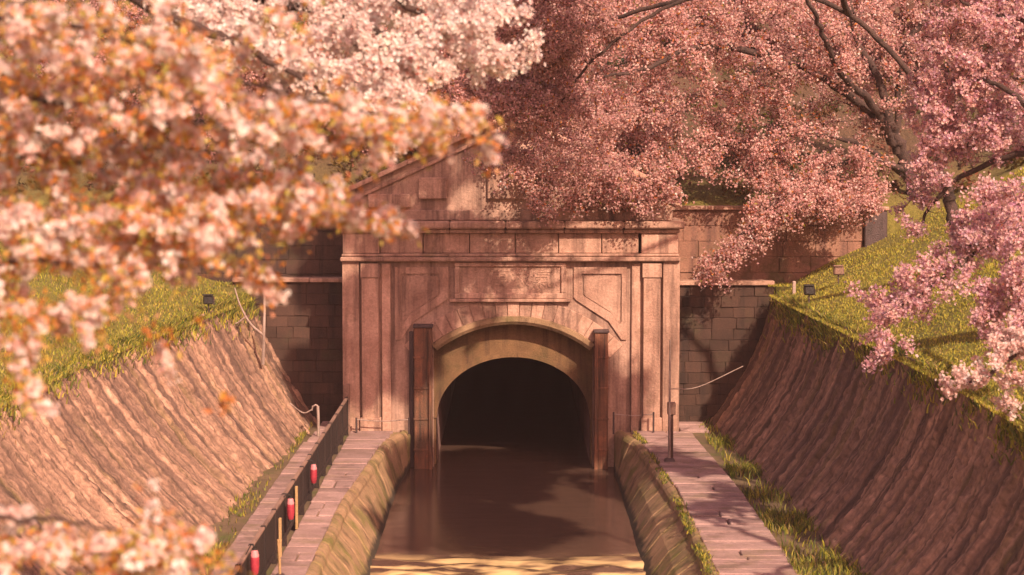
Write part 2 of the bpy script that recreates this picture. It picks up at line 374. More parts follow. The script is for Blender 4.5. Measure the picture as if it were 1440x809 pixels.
# ------------------------------------------------------------------ sloping revetments
def revetment(side, label):
    ys = np.arange(24, 62.81, 0.05); vs = np.linspace(-0.03, 1, 86)
    Yg, Vg = np.meshgrid(ys, vs, indexing='ij')
    bx, tx, tz = wall_line(side, Yg)
    bow = 0.14 if side > 0 else 0.08
    g = Vg + bow * np.sin(np.pi * np.clip(Vg, 0, 1))
    X = bx + (tx - bx) * g; Zg = 1.08 + (tz - 1.08) * Vg
    sl = np.hypot(tx - bx, tz - 1.08) * Vg
    nx = -side * (tz - 1.08); nz = side * (tx - bx); L = np.hypot(nx, nz); nx /= L; nz /= L
    yw = Yg + 0.12 * (vnoise(Yg * 0.8, sl * 0.6, 8) - 0.5)
    d = 0.09 * (vnoise(yw * 0.8, sl * 0.10, 1 + side) - 0.5) + 0.13 * (vnoise(yw * 2.4, sl * 0.12, 12 + side) - 0.5) + 0.11 * (vnoise(yw * 5.2, sl * 0.20, 22 + side) - 0.5) + 0.05 * (vnoise(yw * 9.5, sl * 0.5, 25 + side) - 0.5)
    d *= 0.8
    # rubble stones, longer down the slope, set in shallow joints
    cu, cv = (Yg + 0.05 * vnoise(Yg * 4, sl * 4, 91)) / 0.17, sl / 0.24 + 0.5 * vnoise(np.floor(Yg / 0.17), Yg * 0, 92)
    f1 = np.full(Yg.shape, 9.0); f2 = f1.copy(); tone = f1 * 0
    hsh = lambda a, b, k: vnoise(a + 0.0, b + 0.0, k)
    for i in (-1, 0, 1):
        for j in (-1, 0, 1):
            a, b = np.floor(cu) + i, np.floor(cv) + j
            dd = np.hypot(a + 0.15 + 0.7 * hsh(a, b, 93) - cu, b + 0.15 + 0.7 * hsh(a, b, 94) - cv)
            n_ = dd < f1; f2 = np.where(n_, f1, np.minimum(f2, dd)); tone = np.where(n_, hsh(a, b, 95), tone); f1 = np.where(n_, dd, f1)
    gap = np.clip((f2 - f1) / 0.22, 0, 1)
    d += 0.028 * (gap - 0.5) + 0.04 * (tone - 0.5)
    shade = (0.78 + 0.44 * tone) * (0.62 + 0.38 * gap)
    d += 0.05 * (vnoise(Yg * 3.2, sl * 3.8, 33) - 0.5) + 0.05 * (vnoise(Yg * 6.2, sl * 6.6, 35) - 0.5)
    slot = np.clip((vnoise(yw * 2.2, sl * 0.10, 44 + side) - 0.72) / 0.12, 0, 1)
    d -= 0.10 * slot
    edge = np.clip((1 - Vg) * 12, 0, 1); d *= 0.25 + 0.75 * edge
    X = X + nx * d; Zg = Zg + nz * d
    n0, n1 = X.shape
    # a lip turning back under the turf
    V = np.stack([X, Yg, Zg], -1)
    lip = V[:, -1:, :].copy(); lip[:, :, 0] += side * 0.45; lip[:, :, 2] -= 0.05
    V = np.concatenate([V, lip], 1); suv = np.concatenate([np.stack([Yg, sl, Yg * 0 + side * 5], -1), np.stack([Yg, sl, Yg * 0 + side * 5], -1)[:, -1:, :]], 1)
    n1 += 1; cl = np.concatenate([shade, shade[:, -1:]], 1).reshape(-1, 1) * np.ones((1, 3))
    idx = np.arange(n0 * n1).reshape(n0, n1)
    Q = np.stack([idx[:-1, :-1], idx[1:, :-1], idx[1:, 1:], idx[:-1, 1:]], -1).reshape(-1, 4)
    if side < 0: Q = Q[:, ::-1]
    o = link('retaining_wall', np_mesh('retaining_wall', V.reshape(-1, 3), Q, col=cl, smooth=True, suv=suv.reshape(-1, 3)), M_wall)
    tag(o, label, 'wall', 'sloping stone walls along the canal')
revetment(-1, 'sloping rough stone wall with a grassy top beside the dark fence')
revetment(1, 'sloping streaked stone wall below the bank with two spotlights')

# ------------------------------------------------------------------ portal
portal = thing('tunnel_portal', 'weathered pink stone tunnel portal with arch, tablet and gable above the water', 'portal', (0, YP + 1, 0))
def arched_wall(name, x0, x1, z0, z1, ox0, ox1, zf, y0, y1, mat, parent, n=48):
    xs = np.linspace(ox0, ox1, n); V = []; Fc = []
    def q(a, b, c, d):
        i = len(V); V.extend([a, b, c, d]); Fc.append((i, i + 1, i + 2, i + 3))
    q((x0, y0, z0), (ox0, y0, z0), (ox0, y0, z1), (x0, y0, z1)); q((ox1, y0, z0), (x1, y0, z0), (x1, y0, z1), (ox1, y0, z1))
    for a, b in zip(xs[:-1], xs[1:]):
        q((a, y0, zf(a)), (b, y0, zf(b)), (b, y0, z1), (a, y0, z1))
        q((a, y1, zf(a)), (b, y1, zf(b)), (b, y0, zf(b)), (a, y0, zf(a)))
    q((ox0, y0, z0), (ox0, y1, z0), (ox0, y1, zf(ox0)), (ox0, y0, zf(ox0)))
    q((ox1, y1, z0), (ox1, y0, z0), (ox1, y0, zf(ox1)), (ox1, y1, zf(ox1)))
    q((x0, y1, z0), (x0, y0, z0), (x0, y0, z1), (x0, y1, z1)); q((x1, y0, z0), (x1, y1, z0), (x1, y1, z1), (x1, y0, z1))
    q((x0, y0, z1), (x1, y0, z1), (x1, y1, z1), (x0, y1, z1))
    return link(name, py_mesh(name, V, Fc), mat, parent)

RA, CZ, CX = 3.96, 0.62, 0.04        # big segmental arch
seg = lambda x: CZ + math.sqrt(max(RA * RA - (x - CX) ** 2, 0))
front = arched_wall('facade', -5.2, 5.1, -1, 6.36, -2.42, 2.50, seg, YP, YP + 2.6, M_portal, portal)
ell = lambda x: 1.45 + 1.92 * math.sqrt(max(1 - ((x - CX) / 2.40) ** 2, 0))
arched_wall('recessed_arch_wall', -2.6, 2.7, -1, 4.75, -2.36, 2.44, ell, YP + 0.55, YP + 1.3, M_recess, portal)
# ring of the inner opening
V = []; n = 40
for i in range(n + 1):
    a = math.pi * i / n
    for rr, yy in ((0, 0.50), (0.16, 0.50), (0.16, 0.56), (0, 0.9)):
        V.append((CX - (2.37 + rr) * math.cos(a), YP + yy, 1.45 + (1.90 + rr) * math.sin(a)))
Fc = [(4 * i + j, 4 * i + 4 + j, 4 * i + 4 + (j + 1) % 4, 4 * i + (j + 1) % 4) for i in range(n) for j in range(4)]
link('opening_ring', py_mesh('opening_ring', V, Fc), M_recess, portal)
# barrel of the tunnel
V = []; n = 24; L = [YP + 1.2, YP + 8, YP + 20, YP + 39]
prof = [(CX - 2.40, -1.2)] + [(CX - 2.40 * math.cos(math.pi * i / n), 1.45 + 1.93 * math.sin(math.pi * i / n)) for i in range(n + 1)] + [(CX + 2.40, -1.2)]
for y in L:
    V += [(x, y, z) for x, z in prof]
m = len(prof)
Fc = [(k * m + i, k * m + i + 1, k * m + m + i + 1, k * m + m + i) for k in range(len(L) - 1) for i in range(m - 1)]
Fc.append(tuple(range((len(L) - 1) * m, len(L) * m)))
link('tunnel_barrel', py_mesh('tunnel_barrel', V, Fc, True), M_lining, portal)
# archivolt moulding under the voussoirs
V = []; n = 40; a0 = math.radians(38)
for i in range(n + 1):
    a = -a0 + 2 * a0 * i / n
    for rr, yy in ((-0.16, 0.5), (-0.16, -0.05), (-0.06, -0.14), (0.08, -0.14), (0.12, 0.02)):
        V.append((CX + (RA + rr) * math.sin(a), YP + yy, CZ + (RA + rr) * math.cos(a)))
Fc = [(5 * i + j, 5 * i + 5 + j, 5 * i + 6 + j, 5 * i + 1 + j) for i in range(n) for j in range(4)]
link('archivolt', py_mesh('archivolt', V, Fc, False), M_arch, portal)
# voussoirs, one by one
nv = 19; amax = math.radians(47)
for i in range(nv):
    a1 = -amax + 2 * amax * i / nv + 0.002; a2 = -amax + 2 * amax * (i + 1) / nv - 0.002
    key = i == nv // 2
    r1, r2 = RA + 0.09, RA + (0.92 if key else 0.64); yf = YP - (0.07 if key else 0.030 + 0.02 * rng.random()); yb = YP + 0.04
    V = [(CX + r * math.sin(a), y, CZ + r * math.cos(a)) for y in (yf, yb) for a, r in ((a1, r1), (a2, r1), (a2, r2), (a1, r2))]
    bm = bmesh.new(); bv = [bm.verts.new(v) for v in V]
    for f in ((0, 1, 2, 3), (7, 6, 5, 4), (0, 4, 5, 1), (1, 5, 6, 2), (2, 6, 7, 3), (3, 7, 4, 0)):
        bm.faces.new([bv[j] for j in f])
    bmesh.ops.bevel(bm, geom=bm.edges[:], offset=0.014, segments=1, affect='EDGES')
    bmesh.ops.recalc_face_normals(bm, faces=bm.faces[:])
    me = bpy.data.meshes.new('voussoir'); bm.to_mesh(me); bm.free()
    link('keystone' if key else 'voussoir', me, M_trim, portal)
# corner piers and pilasters
for s in (-1, 1):
    c = 0.0 if s < 0 else -0.06
    def sx(a, b): return (min(s * a, s * b) + c, max(s * a, s * b) + c)
    x0, x1 = sx(4.68, 5.19); box('corner_pier', x0, x1, YP - 0.16, YP + 0.3, 0.6, 6.36, M_trim, portal)
    x0, x1 = sx(4.08, 4.60); pl = box('pilaster', x0, x1, YP - 0.20, YP + 0.3, 0.6, 5.86, M_trim, portal)
    x0, x1 = sx(4.04, 4.63); box('capital', x0, x1, YP - 0.24, YP + 0.3, 5.87, 6.30, M_trim, pl)
    x0, x1 = sx(4.02, 4.66); box('base_block', x0, x1, YP - 0.26, YP + 0.3, 0.5, 1.55, M_trim, pl)
    # strip pilaster with a double groove, next to the arch panels
    x0, x1 = sx(3.72, 3.99); box('pilaster_strip', x0, x1, YP - 0.09, YP + 0.3, 0.6, 6.30, M_trim, portal)
    # spandrel panel with a canted lower inner corner and its raised border
    cx = lambda a: s * a + c
    outer = [(1.95, 6.18), (3.58, 6.18), (3.58, 3.95), (3.42, 3.95), (3.02, 4.52), (2.05, 5.15), (1.95, 5.25)]
    inner = [(2.20, 5.98), (3.42, 5.98), (3.42, 4.50), (3.36, 4.42), (3.08, 4.78), (2.25, 5.30), (2.20, 5.36)]
    V = [(cx(a), YP - 0.06, z) for a, z in outer] + [(cx(a), YP - 0.06, z) for a, z in inner] + [(cx(a), YP + 0.02, z) for a, z in outer] + [(cx(a), YP + 0.02, z) for a, z in inner]
    k = 7; Fc = []
    for i in range(k):
        j = (i + 1) % k
        Fc += [(i, j, k + j, k + i), (2 * k + i, 2 * k + j, j, i), (k + i, k + j, 3 * k + j, 3 * k + i)]
    me = py_mesh('panel_border', V, Fc); bm = bmesh.new(); bm.from_mesh(me); bmesh.ops.recalc_face_normals(bm, faces=bm.faces[:]); bm.to_mesh(me); bm.free()
    pb = link('panel_border', me, M_trim, portal)
    V = [(cx(a), YP - 0.035, z) for a, z in inner]
    V = [(x * 1.0, y, z) for x, y, z in V]
    mid = np.mean(V, axis=0); V2 = [tuple(mid + (np.array(v) - mid) * 0.90) for v in V]; V3 = [(x, YP + 0.02, z) for x, y, z in V2]
    Fc = [tuple(range(7)) if s > 0 else tuple(range(6, -1, -1))] + [(i, (i + 1) % 7, 7 + (i + 1) % 7, 7 + i) for i in range(7)]
    me = py_mesh('panel_field', V2 + V3, Fc); bm = bmesh.new(); bm.from_mesh(me); bmesh.ops.recalc_face_normals(bm, faces=bm.faces[:]); bm.to_mesh(me); bm.free()
    link('panel_field', me, M_trim, pb)
# tablet with its frame and carved characters
tb = box('tablet', -1.60, 1.50, YP - 0.05, YP + 0.1, 5.36, 6.22, M_trim, portal)
for nm, (x0, x1, z0, z1) in {'a': (-1.76, 1.66, 6.20, 6.33), 'b': (-1.76, 1.66, 5.22, 5.38), 'c': (-1.76, -1.60, 5.385, 6.195), 'd': (1.50, 1.66, 5.385, 6.195)}.items():
    box('tablet_frame', x0, x1, YP - 0.13, YP + 0.1, z0, z1, M_trim, tb, bev=0.02)
box('tablet_ledge', -1.9, 1.8, YP - 0.19, YP + 0.1, 5.12, 5.215, M_trim, tb)
try:
    cu = bpy.data.curves.new('inscription', 'FONT'); cu.body = '\u5343\u842c\u8c61\u6c23'; cu.size = 0.62; cu.align_x = 'CENTER'; cu.align_y = 'CENTER'
    cu.extrude = 0.012; cu.space_character = 1.12
    to = bpy.data.objects.new('inscription_curve', cu); COL.objects.link(to)
    bpy.context.view_layer.update()
    me = bpy.data.meshes.new_from_object(to.evaluated_get(bpy.context.evaluated_depsgraph_get()))
    bpy.data.objects.remove(to, do_unlink=True)
    me.transform(Matrix.Translation((-0.05, YP - 0.058, 5.79)) @ Matrix.Rotation(math.radians(90), 4, 'X'))
    if len(me.vertices):
        me.materials.clear(); link('inscription', me, M_trim, tb)
except Exception as e:
    print('inscription', e)
# entablature
box('architrave', -5.24, 5.14, YP - 0.30, YP + 2.5, 6.365, 6.50, M_trim, portal, bev=0.03)
box('architrave', -5.20, 5.10, YP - 0.22, YP + 2.5, 6.505, 6.60, M_trim, portal, bev=0.03)
fx = [-5.18, -4.04, -2.72, -1.30, 0.10, 1.42, 2.74, 3.94, 5.08]
for i in range(8):
    e = i in (0, 7)
    box('frieze_stone', fx[i] + 0.012, fx[i + 1] - 0.012 - (0.06 if i == 6 else 0), YP - (0.16 if e else 0.02 + 0.008 * rng.random()), YP + 2.4, 6.605, 7.22, M_trim, portal, bev=0.02)
cx = [-5.36, -3.6, -1.9, -0.2, 1.6, 3.4, 5.26]
for i in range(6):
    g = 0.006
    box('cornice_bed', cx[i] + g + (0.14 if i == 0 else 0), cx[i + 1] - g - (0.14 if i == 5 else 0), YP - 0.24, YP + 2.4, 7.225, 7.36, M_trim, portal, bev=0.03)
    box('cornice_stone', cx[i] + g, cx[i + 1] - g, YP - 0.42 - 0.01 * rng.random(), YP + 2.4, 7.365, 7.60, M_trim, portal, bev=0.045)
box('blocking_course', -5.0, 4.9, YP - 0.10, YP + 2.3, 7.605, 7.93, M_portal, portal, bev=0.03)
# gable
apex = 10.75; e0 = 8.42
V = [(-5.1, YP, 7.93), (5.0, YP, 7.93), (5.0, YP, e0), (-0.05, YP, apex), (-5.1, YP, e0)]
V += [(x, YP + 1.6, z) for x, y, z in V]
Fc = [(0, 1, 2, 3, 4), (9, 8, 7, 6, 5), (1, 6, 7, 2), (2, 7, 8, 3), (3, 8, 9, 4), (4, 9, 5, 0)]
link('gable', py_mesh('gable', V, Fc), M_portal, portal)
for s in (-1, 1):
    for off, h, pr, nm in ((0.002, 0.16, 0.24, 'raking_cornice'), (-0.34, 0.12, 0.10, 'raking_band')):
        n = 5 if nm == 'raking_cornice' else 4
        xe = 5.25 * s - 0.05; sl = (apex - e0) / 5.05
        for i in range(n):
            xa = -0.05 + (xe + 0.05) * i / n; xb = -0.05 + (xe + 0.05) * (i + 1) / n - s * 0.012
            za, zb = apex - abs(xa + 0.05) * sl + off, apex - abs(xb + 0.05) * sl + off
            V = [(xa, YP - pr, za), (xb, YP - pr, zb), (xb, YP - pr, zb + h), (xa, YP - pr, za + h)]
            V += [(x, YP + 1.65 if nm == 'raking_cornice' else YP + 0.05, z) for x, y, z in V]
            me = py_mesh(nm, V, [(0, 1, 2, 3), (7, 6, 5, 4), (0, 4, 5, 1), (1, 5, 6, 2), (2, 6, 7, 3), (3, 7, 4, 0)])
            bm = bmesh.new(); bm.from_mesh(me); bmesh.ops.recalc_face_normals(bm, faces=bm.faces[:]); bmesh.ops.bevel(bm, geom=bm.edges[:], offset=0.02, segments=1, affect='EDGES'); bm.to_mesh(me); bm.free()
            link(nm, me, M_trim, portal)
for x0, x1, z0, z1 in ((-2.86, -1.98, 8.26, 8.92), (-4.4, -3.1, 8.0, 8.42), (1.92, 2.80, 8.26, 8.92), (3.0, 4.3, 8.0, 8.42), (-0.75, 0.65, 8.26, 9.6)):
    box('gable_block', x0, x1, YP - 0.14, YP + 0.1, z0, z1, M_trim, portal, bev=0.03)
# iron stop-log guides either side of the opening
for x0, x1, zt in ((-3.0, -2.44, 4.34), (2.52, 2.94, 4.18)):
    g = box('guide_column', x0, x1, YP - 0.36, YP + 0.06, -1.0, zt, M_rust, portal, bev=0.025)
    box('guide_cap', x0 - 0.03, x1 + 0.03, YP - 0.40, YP + 0.06, zt + 0.002, zt + 0.10, M_grey, g, bev=0.02)
    for z in (0.55, 1.5, 2.45, 3.4):
        box('guide_strap', x0 - 0.015, x1 + 0.015, YP - 0.385, YP + 0.02, z, z + 0.07, M_rust, g, bev=0.01)
    xi = x1 - 0.10 if x0 < 0 else x0
    box('guide_flange', xi, xi + 0.10, YP - 0.46, YP - 0.365, -1.0, zt - 0.05, M_rust, g, bev=0.01)
box('guide_slot', -3.16, -3.02, YP - 0.05, YP + 0.05, -1.0, 4.2, M_grey, portal)

# ------------------------------------------------------------------ walls beside the portal, of coursed blocks
def block_wall(name, label, x0, x1, y, z0, z1, depth, cap, mat, bw=0.62, bh=0.36, group=None):
    t = thing(name, label, 'wall', ((x0 + x1) / 2, y + depth / 2, z0), group)
    box('core', x0 + 0.01, x1 - 0.01, y + 0.05, y + depth, z0, z1 - 0.01, mat, t, bev=0)
    nr = max(1, round((z1 - z0) / bh)); hh = (z1 - z0) / nr
    for r in range(nr):
        x = x0 - (0.3 * bw if r % 2 else 0) * 1.0
        while x < x1 - 0.05:
            wdt = bw * rng.uniform(0.8, 1.25); a, b = max(x, x0), min(x + wdt, x1)
            if b - a > 0.08:
                box('stone_block', a + 0.003, b - 0.003, y + rng.uniform(-0.012, 0.03), y + 0.12, z0 + r * hh + 0.003, z0 + (r + 1) * hh - 0.003, mat, t, bev=0.012, jit=0.012)
            x += wdt
    if cap:
        n = max(1, round((x1 - x0) / 1.3))
        for i in range(n):
            a = x0 + (x1 - x0) * i / n; b = x0 + (x1 - x0) * (i + 1) / n
            box('coping_stone', a + 0.005, b - 0.005, y - 0.10, y + depth + 0.05, z1 + 0.002, z1 + cap, M_trim, t, bev=0.02)
    return t
block_wall('wing_wall', 'shaded block wall set back between the sloping wall and portal, beside the bare sapling', -8.9, -5.21, YR, 0.9, 5.55, 0.5, 0.14, M_shadestone, group='wing walls beside the portal')
block_wall('wing_wall', 'half sunlit block wall with pale coping below the grassy bank, beside the portal', 5.11, 8.35, YR, 0.9, 5.45, 0.5, 0.15, M_shadestone, group='wing walls beside the portal')
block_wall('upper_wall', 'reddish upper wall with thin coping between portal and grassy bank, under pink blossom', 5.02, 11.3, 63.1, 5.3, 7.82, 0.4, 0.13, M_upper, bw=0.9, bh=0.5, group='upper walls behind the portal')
block_wall('upper_wall', 'brown upper wall above the shaded wing wall, under orange leaves', -11.5, -5.12, 63.1, 5.3, 7.6, 0.4, 0.13, M_shadestone, bw=0.9, bh=0.5, group='upper walls behind the portal')
box_t = thing('shadow_end_block', 'dark block for the shadowed end of the reddish upper wall', 'block', (11.7, 63.3, 6.4))
box('shadow_block', 11.32, 12.05, 62.95, 63.6, 5.8, 7.80, M_grey, box_t, bev=0.03)  # dark block set in for the shadow at the wall end
box('shadow_block_cap', 11.26, 12.10, 62.9, 63.65, 7.802, 7.93, M_trim, box_t, bev=0.03)

# ------------------------------------------------------------------ walkways of slabs
def floor_strip(name, side, xa, xb):
    """earth bed of a walkway, from the canal wall to the foot of the revetment"""
    ys = np.concatenate([[10], np.arange(24, 62.01, 1.0)])
    V = []
    for y in ys:
        bx, _, _ = wall_line(side, y)
        V += [(xa, y, ZW - 0.09), (bx + side * 0.4, y, ZW - 0.09)]
    Fc = [(2 * i, 2 * i + 2, 2 * i + 3, 2 * i + 1) if side < 0 else (2 * i, 2 * i + 1, 2 * i + 3, 2 * i + 2) for i in range(len(ys) - 1)]
    return tag(link(name, py_mesh(name, V, Fc), M_soil), kind='structure')
fr = floor_strip('walkway_right', 1, 4.2, 0)
fl = floor_strip('walkway_left', -1, -4.2, 0)
def slabs(parent, xf0, xf1, y0, y1, dmin, dmax, split=0.0):
    y = y0
    while y < y1 - 0.15:
        d = rng.uniform(dmin, dmax); e = min(y + d, y1)
        a, b = xf0((y + e) / 2), xf1((y + e) / 2)
        cuts = [a, b]
        if rng.random() < split:
            cuts = [a, a + (b - a) * rng.uniform(0.4, 0.6), b]
        for c0, c1 in zip(cuts[:-1], cuts[1:]):
            box('slab', c0 + 0.012 + rng.uniform(0, 0.02), c1 - 0.012 - rng.uniform(0, 0.02), y + 0.02, e - 0.02, ZW - 0.16, ZW + rng.uniform(-0.014, 0.018), M_slab, parent, bev=0.02, jit=0.006)
        y = e
slabs(fr, lambda y: float(np.interp(y, [50, 57, 60], [4.22, 3.86, 3.6])), lambda y: float(np.interp(y, [40, 50, 59.9], [5.95, 5.85, 5.5])), 30, 59.75, 0.34, 0.62, 0.12)
slabs(fr, lambda y: 5.16, lambda y: 6.1, 60.0, 61.9, 0.5, 0.7)
slabs(fl, lambda y: -4.98, lambda y: float(np.interp(y, [48, 57, 60], [-4.22, -3.86, -3.6])), 30, 59.75, 0.5, 1.0, 0.1)
slabs(fl, lambda y: -6.22 if y < 58 else -6.1, lambda y: -5.12, 30, 59.8, 0.45, 0.85, 0.1)
slabs(fl, lambda y: -6.05, lambda y: -5.25, 60.0, 61.9, 0.5, 0.7)

# ------------------------------------------------------------------ canal side walls, block by block
def canal_wall(side, label):
    t = thing('canal_wall', label, 'wall', (side * 3.7, 45, -1.0), 'low block walls along the water')
    wl = 3.10 if side > 0 else 3.32
    def prof(y):
        top = float(np.interp(y, [48, 57.5, 59.2, 60], [4.04, 3.62, 3.25, 3.16])); low = float(np.interp(y, [56, 60], [wl, 3.12]))
        ang = np.linspace(0, math.pi / 2, 5); r = 0.22
        pts = [(low - 0.25, -0.9), (low, 0.0), (low + (top - low) * 0.5, 0.62)]
        for a in ang:
            pts.append((top + r - r * math.cos(a) - 0.05, ZW + 0.03 - r + r * math.sin(a)))
        pts += [(top + 0.17, ZW + 0.03), (top + 0.19, ZW - 0.06), (top + 0.62, ZW - 0.06), (top + 0.62, -0.9)]
        return np.array(pts)
    y = 30.0
    while y < 59.9:
        e = min(y + rng.uniform(0.75, 1.35), 59.9)
        if 59.9 - e < 0.4: e = 59.9
        st = [y + 0.012, y + 0.05, (y + e) / 2, e - 0.05, e - 0.012]
        jx, jz = rng.uniform(-0.015, 0.015), rng.uniform(-0.008, 0.01)
        V = []; m = 0
        for i, s_ in enumerate(st):
            p = prof(s_); m = len(p); ins = 0.016 if i in (0, 4) else 0.0
            p[1:-2, 0] += jx + ins; p[2:-3, 1] += jz - ins
            p[1:7, 0] += (vnoise(np.full(6, s_ * 3.1), np.arange(6) * 1.3, 7) - 0.5) * 0.025
            V += [(side * a, s_, b) for a, b in p]
        Fc = [(i * m + j, i * m + (j + 1) % m, (i + 1) * m + (j + 1) % m, (i + 1) * m + j) for i in range(4) for j in range(m)]
        Fc += [tuple(range(m - 1, -1, -1)), tuple(range(4 * m, 5 * m))]
        me = py_mesh('wall_block', V, Fc, False); bm = bmesh.new(); bm.from_mesh(me); bmesh.ops.recalc_face_normals(bm, faces=bm.faces[:]); bm.to_mesh(me); bm.free()
        link('wall_block', me, M_canal, t)
        y = e
canal_wall(-1, 'low mossy block wall at the water, beside the walkway with the dark fence')
canal_wall(1, 'low block wall at the water, beside the slab walkway with the slender pole')

# ------------------------------------------------------------------ fence, lanterns, stakes
FX = -5.05
fence = thing('canal_fence', 'low dark panel fence with pale top rail along the left walkway', 'fence', (FX, 45, ZW))
ys = np.arange(30.2, 59.7, 1.83)
for i, y in enumerate(ys):
    box('post', FX - 0.05, FX + 0.05, y - 0.05, y + 0.05, ZW - 0.15, 2.24, M_fence, fence)
    if i < len(ys) - 1:
        e = ys[i + 1]
        box('panel', FX - 0.02, FX + 0.02 , y + 0.055, e - 0.055, ZW + 0.06, 2.16, M_fence, fence, bev=0.008, jit=0.006)
        box('rail', FX - 0.045, FX + 0.045, y + 0.052, e - 0.052, 2.165, 2.225, M_rail, fence, bev=0.012)
        box('lower_rail', FX + 0.022, FX + 0.05, y + 0.055, e - 0.055, 1.30, 1.38, M_fence, fence, bev=0.008)
yb = ys[-1]; box('end_post', FX - 0.09, FX + 0.09, 59.50, 59.68, ZW - 0.15, 2.62, M_rail, fence, bev=0.02)
if True:
    n = 16
    for i, (y, zc, lab) in enumerate(((47.6, 1.90, 'red lantern hung on the dark fence, closest to the tunnel'), (42.6, 1.97, 'red lantern hung on the dark fence between the two cream stakes'),
                                      (36.6, 2.08, 'red lantern hung on the dark fence, farthest from the tunnel'))):
        t = thing('lantern', lab, 'lantern', (FX + 0.16, y, zc - 0.3), 'red lanterns on the fence')
        V = []; hh = np.linspace(-0.24, 0.24, 15)
        for k, h in enumerate(hh):
            r = 0.085 * (1 - 0.42 * (abs(h) / 0.24) ** 3) + (0.006 if k % 2 else -0.004)
            V += [(FX + 0.19 + r * math.cos(a), y + r * math.sin(a), zc + h) for a in np.arange(n) * 2 * math.pi / n]
        def rows(a, b): return [(k * n + j, k * n + (j + 1) % n, (k + 1) * n + (j + 1) % n, (k + 1) * n + j) for k in range(a, b) for j in range(n)]
        link('shade', py_mesh('shade', V[:n * 11], rows(0, 10), True), M_red, t)
        link('shade_top', py_mesh('shade_top', V[n * 10:], rows(0, 4), True), M_redlit, t)
        for z, nm in ((zc + 0.235, 'top_ring'), (zc - 0.275, 'bottom_ring')):
            V2, Q2 = tube_arrays([(FX + 0.19, y, z), (FX + 0.19, y, z + 0.02), (FX + 0.19, y, z + 0.04)], [0.052, 0.055, 0.052], 12)
            link(nm, np_mesh(nm, V2, Q2), M_black, t)
        tube('hanger', [(FX + 0.19, y, zc + 0.30), (FX + 0.12, y, zc + 0.34), (FX + 0.02, y, min(zc + 0.33, 2.22))], 0.012, M_black, t, 5)
    for y, z0, z1, lab in ((44.6, ZW, 2.12, 'cream wooden stake at the fence, nearer the tunnel'), (41.4, ZW, 2.0, 'cream wooden stake at the fence, farther from the tunnel')):
        st = box('stake', FX + 0.07, FX + 0.13, y - 0.05, y + 0.05, z0 - 0.03, z1, M_cream, None, bev=0.01)
        tag(st, lab, 'stake', 'cream stakes at the fence')
    a = thing('marker_stand', 'short pale pole with a dark foot on the walkway beside the fence', 'pole', (-4.72, 39.4, ZW))
    tube('pole', [(-4.72, 39.4, ZW), (-4.73, 39.4, ZW + 0.35), (-4.75, 39.38, ZW + 0.8)], 0.028, M_cream, a, 8)
    box('foot', -4.84, -4.60, 39.28, 39.52, ZW - 0.02, ZW + 0.09, M_grey, a, bev=0.03, taper=0.3)

# small bracket post with a chain beyond the fence
a = thing('chain_post', 'small pale post with hooked top and sagging chain near the shaded wing wall', 'post', (-5.85, 58.8, ZW))
tube('post', [(-5.85, 58.8, ZW - 0.05), (-5.85, 58.8, 1.8), (-5.86, 58.8, 2.05)], 0.045, M_pale, a, 8)
tube('hook', [(-5.86, 58.8, 2.05), (-5.92, 58.8, 2.09), (-6.02, 58.8, 2.04), (-6.04, 58.8, 1.92)], 0.03, M_pale, a, 6)
tube('chain', catmull([(-6.03, 58.8, 1.95), (-6.3, 58.85, 1.84), (-6.62, 58.9, 2.05), (-6.72, 58.95, 2.12)], 6), 0.02, M_pale, a, 5)
# chain rails at the foot of the facade
for x0, x1, z, lab in ((-4.75, -3.15, 1.55, 'thin pale chain rail at the portal foot beside the fence'), (3.1, 4.32, 1.72, 'thin pale chain rail at the portal foot beside the slender pole')):
    a = thing('chain_rail', lab, 'railing', ((x0 + x1) / 2, 59.4, ZW), 'chain rails at the portal foot')
    for x in (x0, x1):
        tube('post', [(x, 59.45, ZW - 0.05), (x, 59.45, z - 0.2), (x, 59.45, z + 0.06)], 0.03, M_grey, a, 8)
    tube('chain', catmull([(x0, 59.45, z), ((x0 + x1) / 2, 59.45, z - 0.05), (x1, 59.45, z)], 6), 0.017, M_pale, a, 5)
# tall slender pole with a box
a = thing('gauge_pole', 'tall slender pole with a small box standing on the slab walkway', 'pole', (4.37, 54.0, ZW))
tube('pole', [(4.37, 54, ZW), (4.37, 54, 3.0), (4.37, 54, 4.55)], [0.035, 0.03, 0.022], M_pale, a, 8)
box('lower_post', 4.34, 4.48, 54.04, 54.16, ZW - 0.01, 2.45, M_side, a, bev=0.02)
box('meter_box', 4.31, 4.54, 53.98, 54.18, 2.452, 2.80, M_rail, a, bev=0.02)
box('foot', 4.20, 4.55, 53.86, 54.2, ZW - 0.03, ZW + 0.10, M_grey, a, bev=0.03, taper=0.35)
tube('stay_wire', catmull([(4.38, 54, 3.18), (5.3, 55.5, 3.05), (6.9, 58.3, 3.32)], 6), 0.014, M_pale, a, 5)

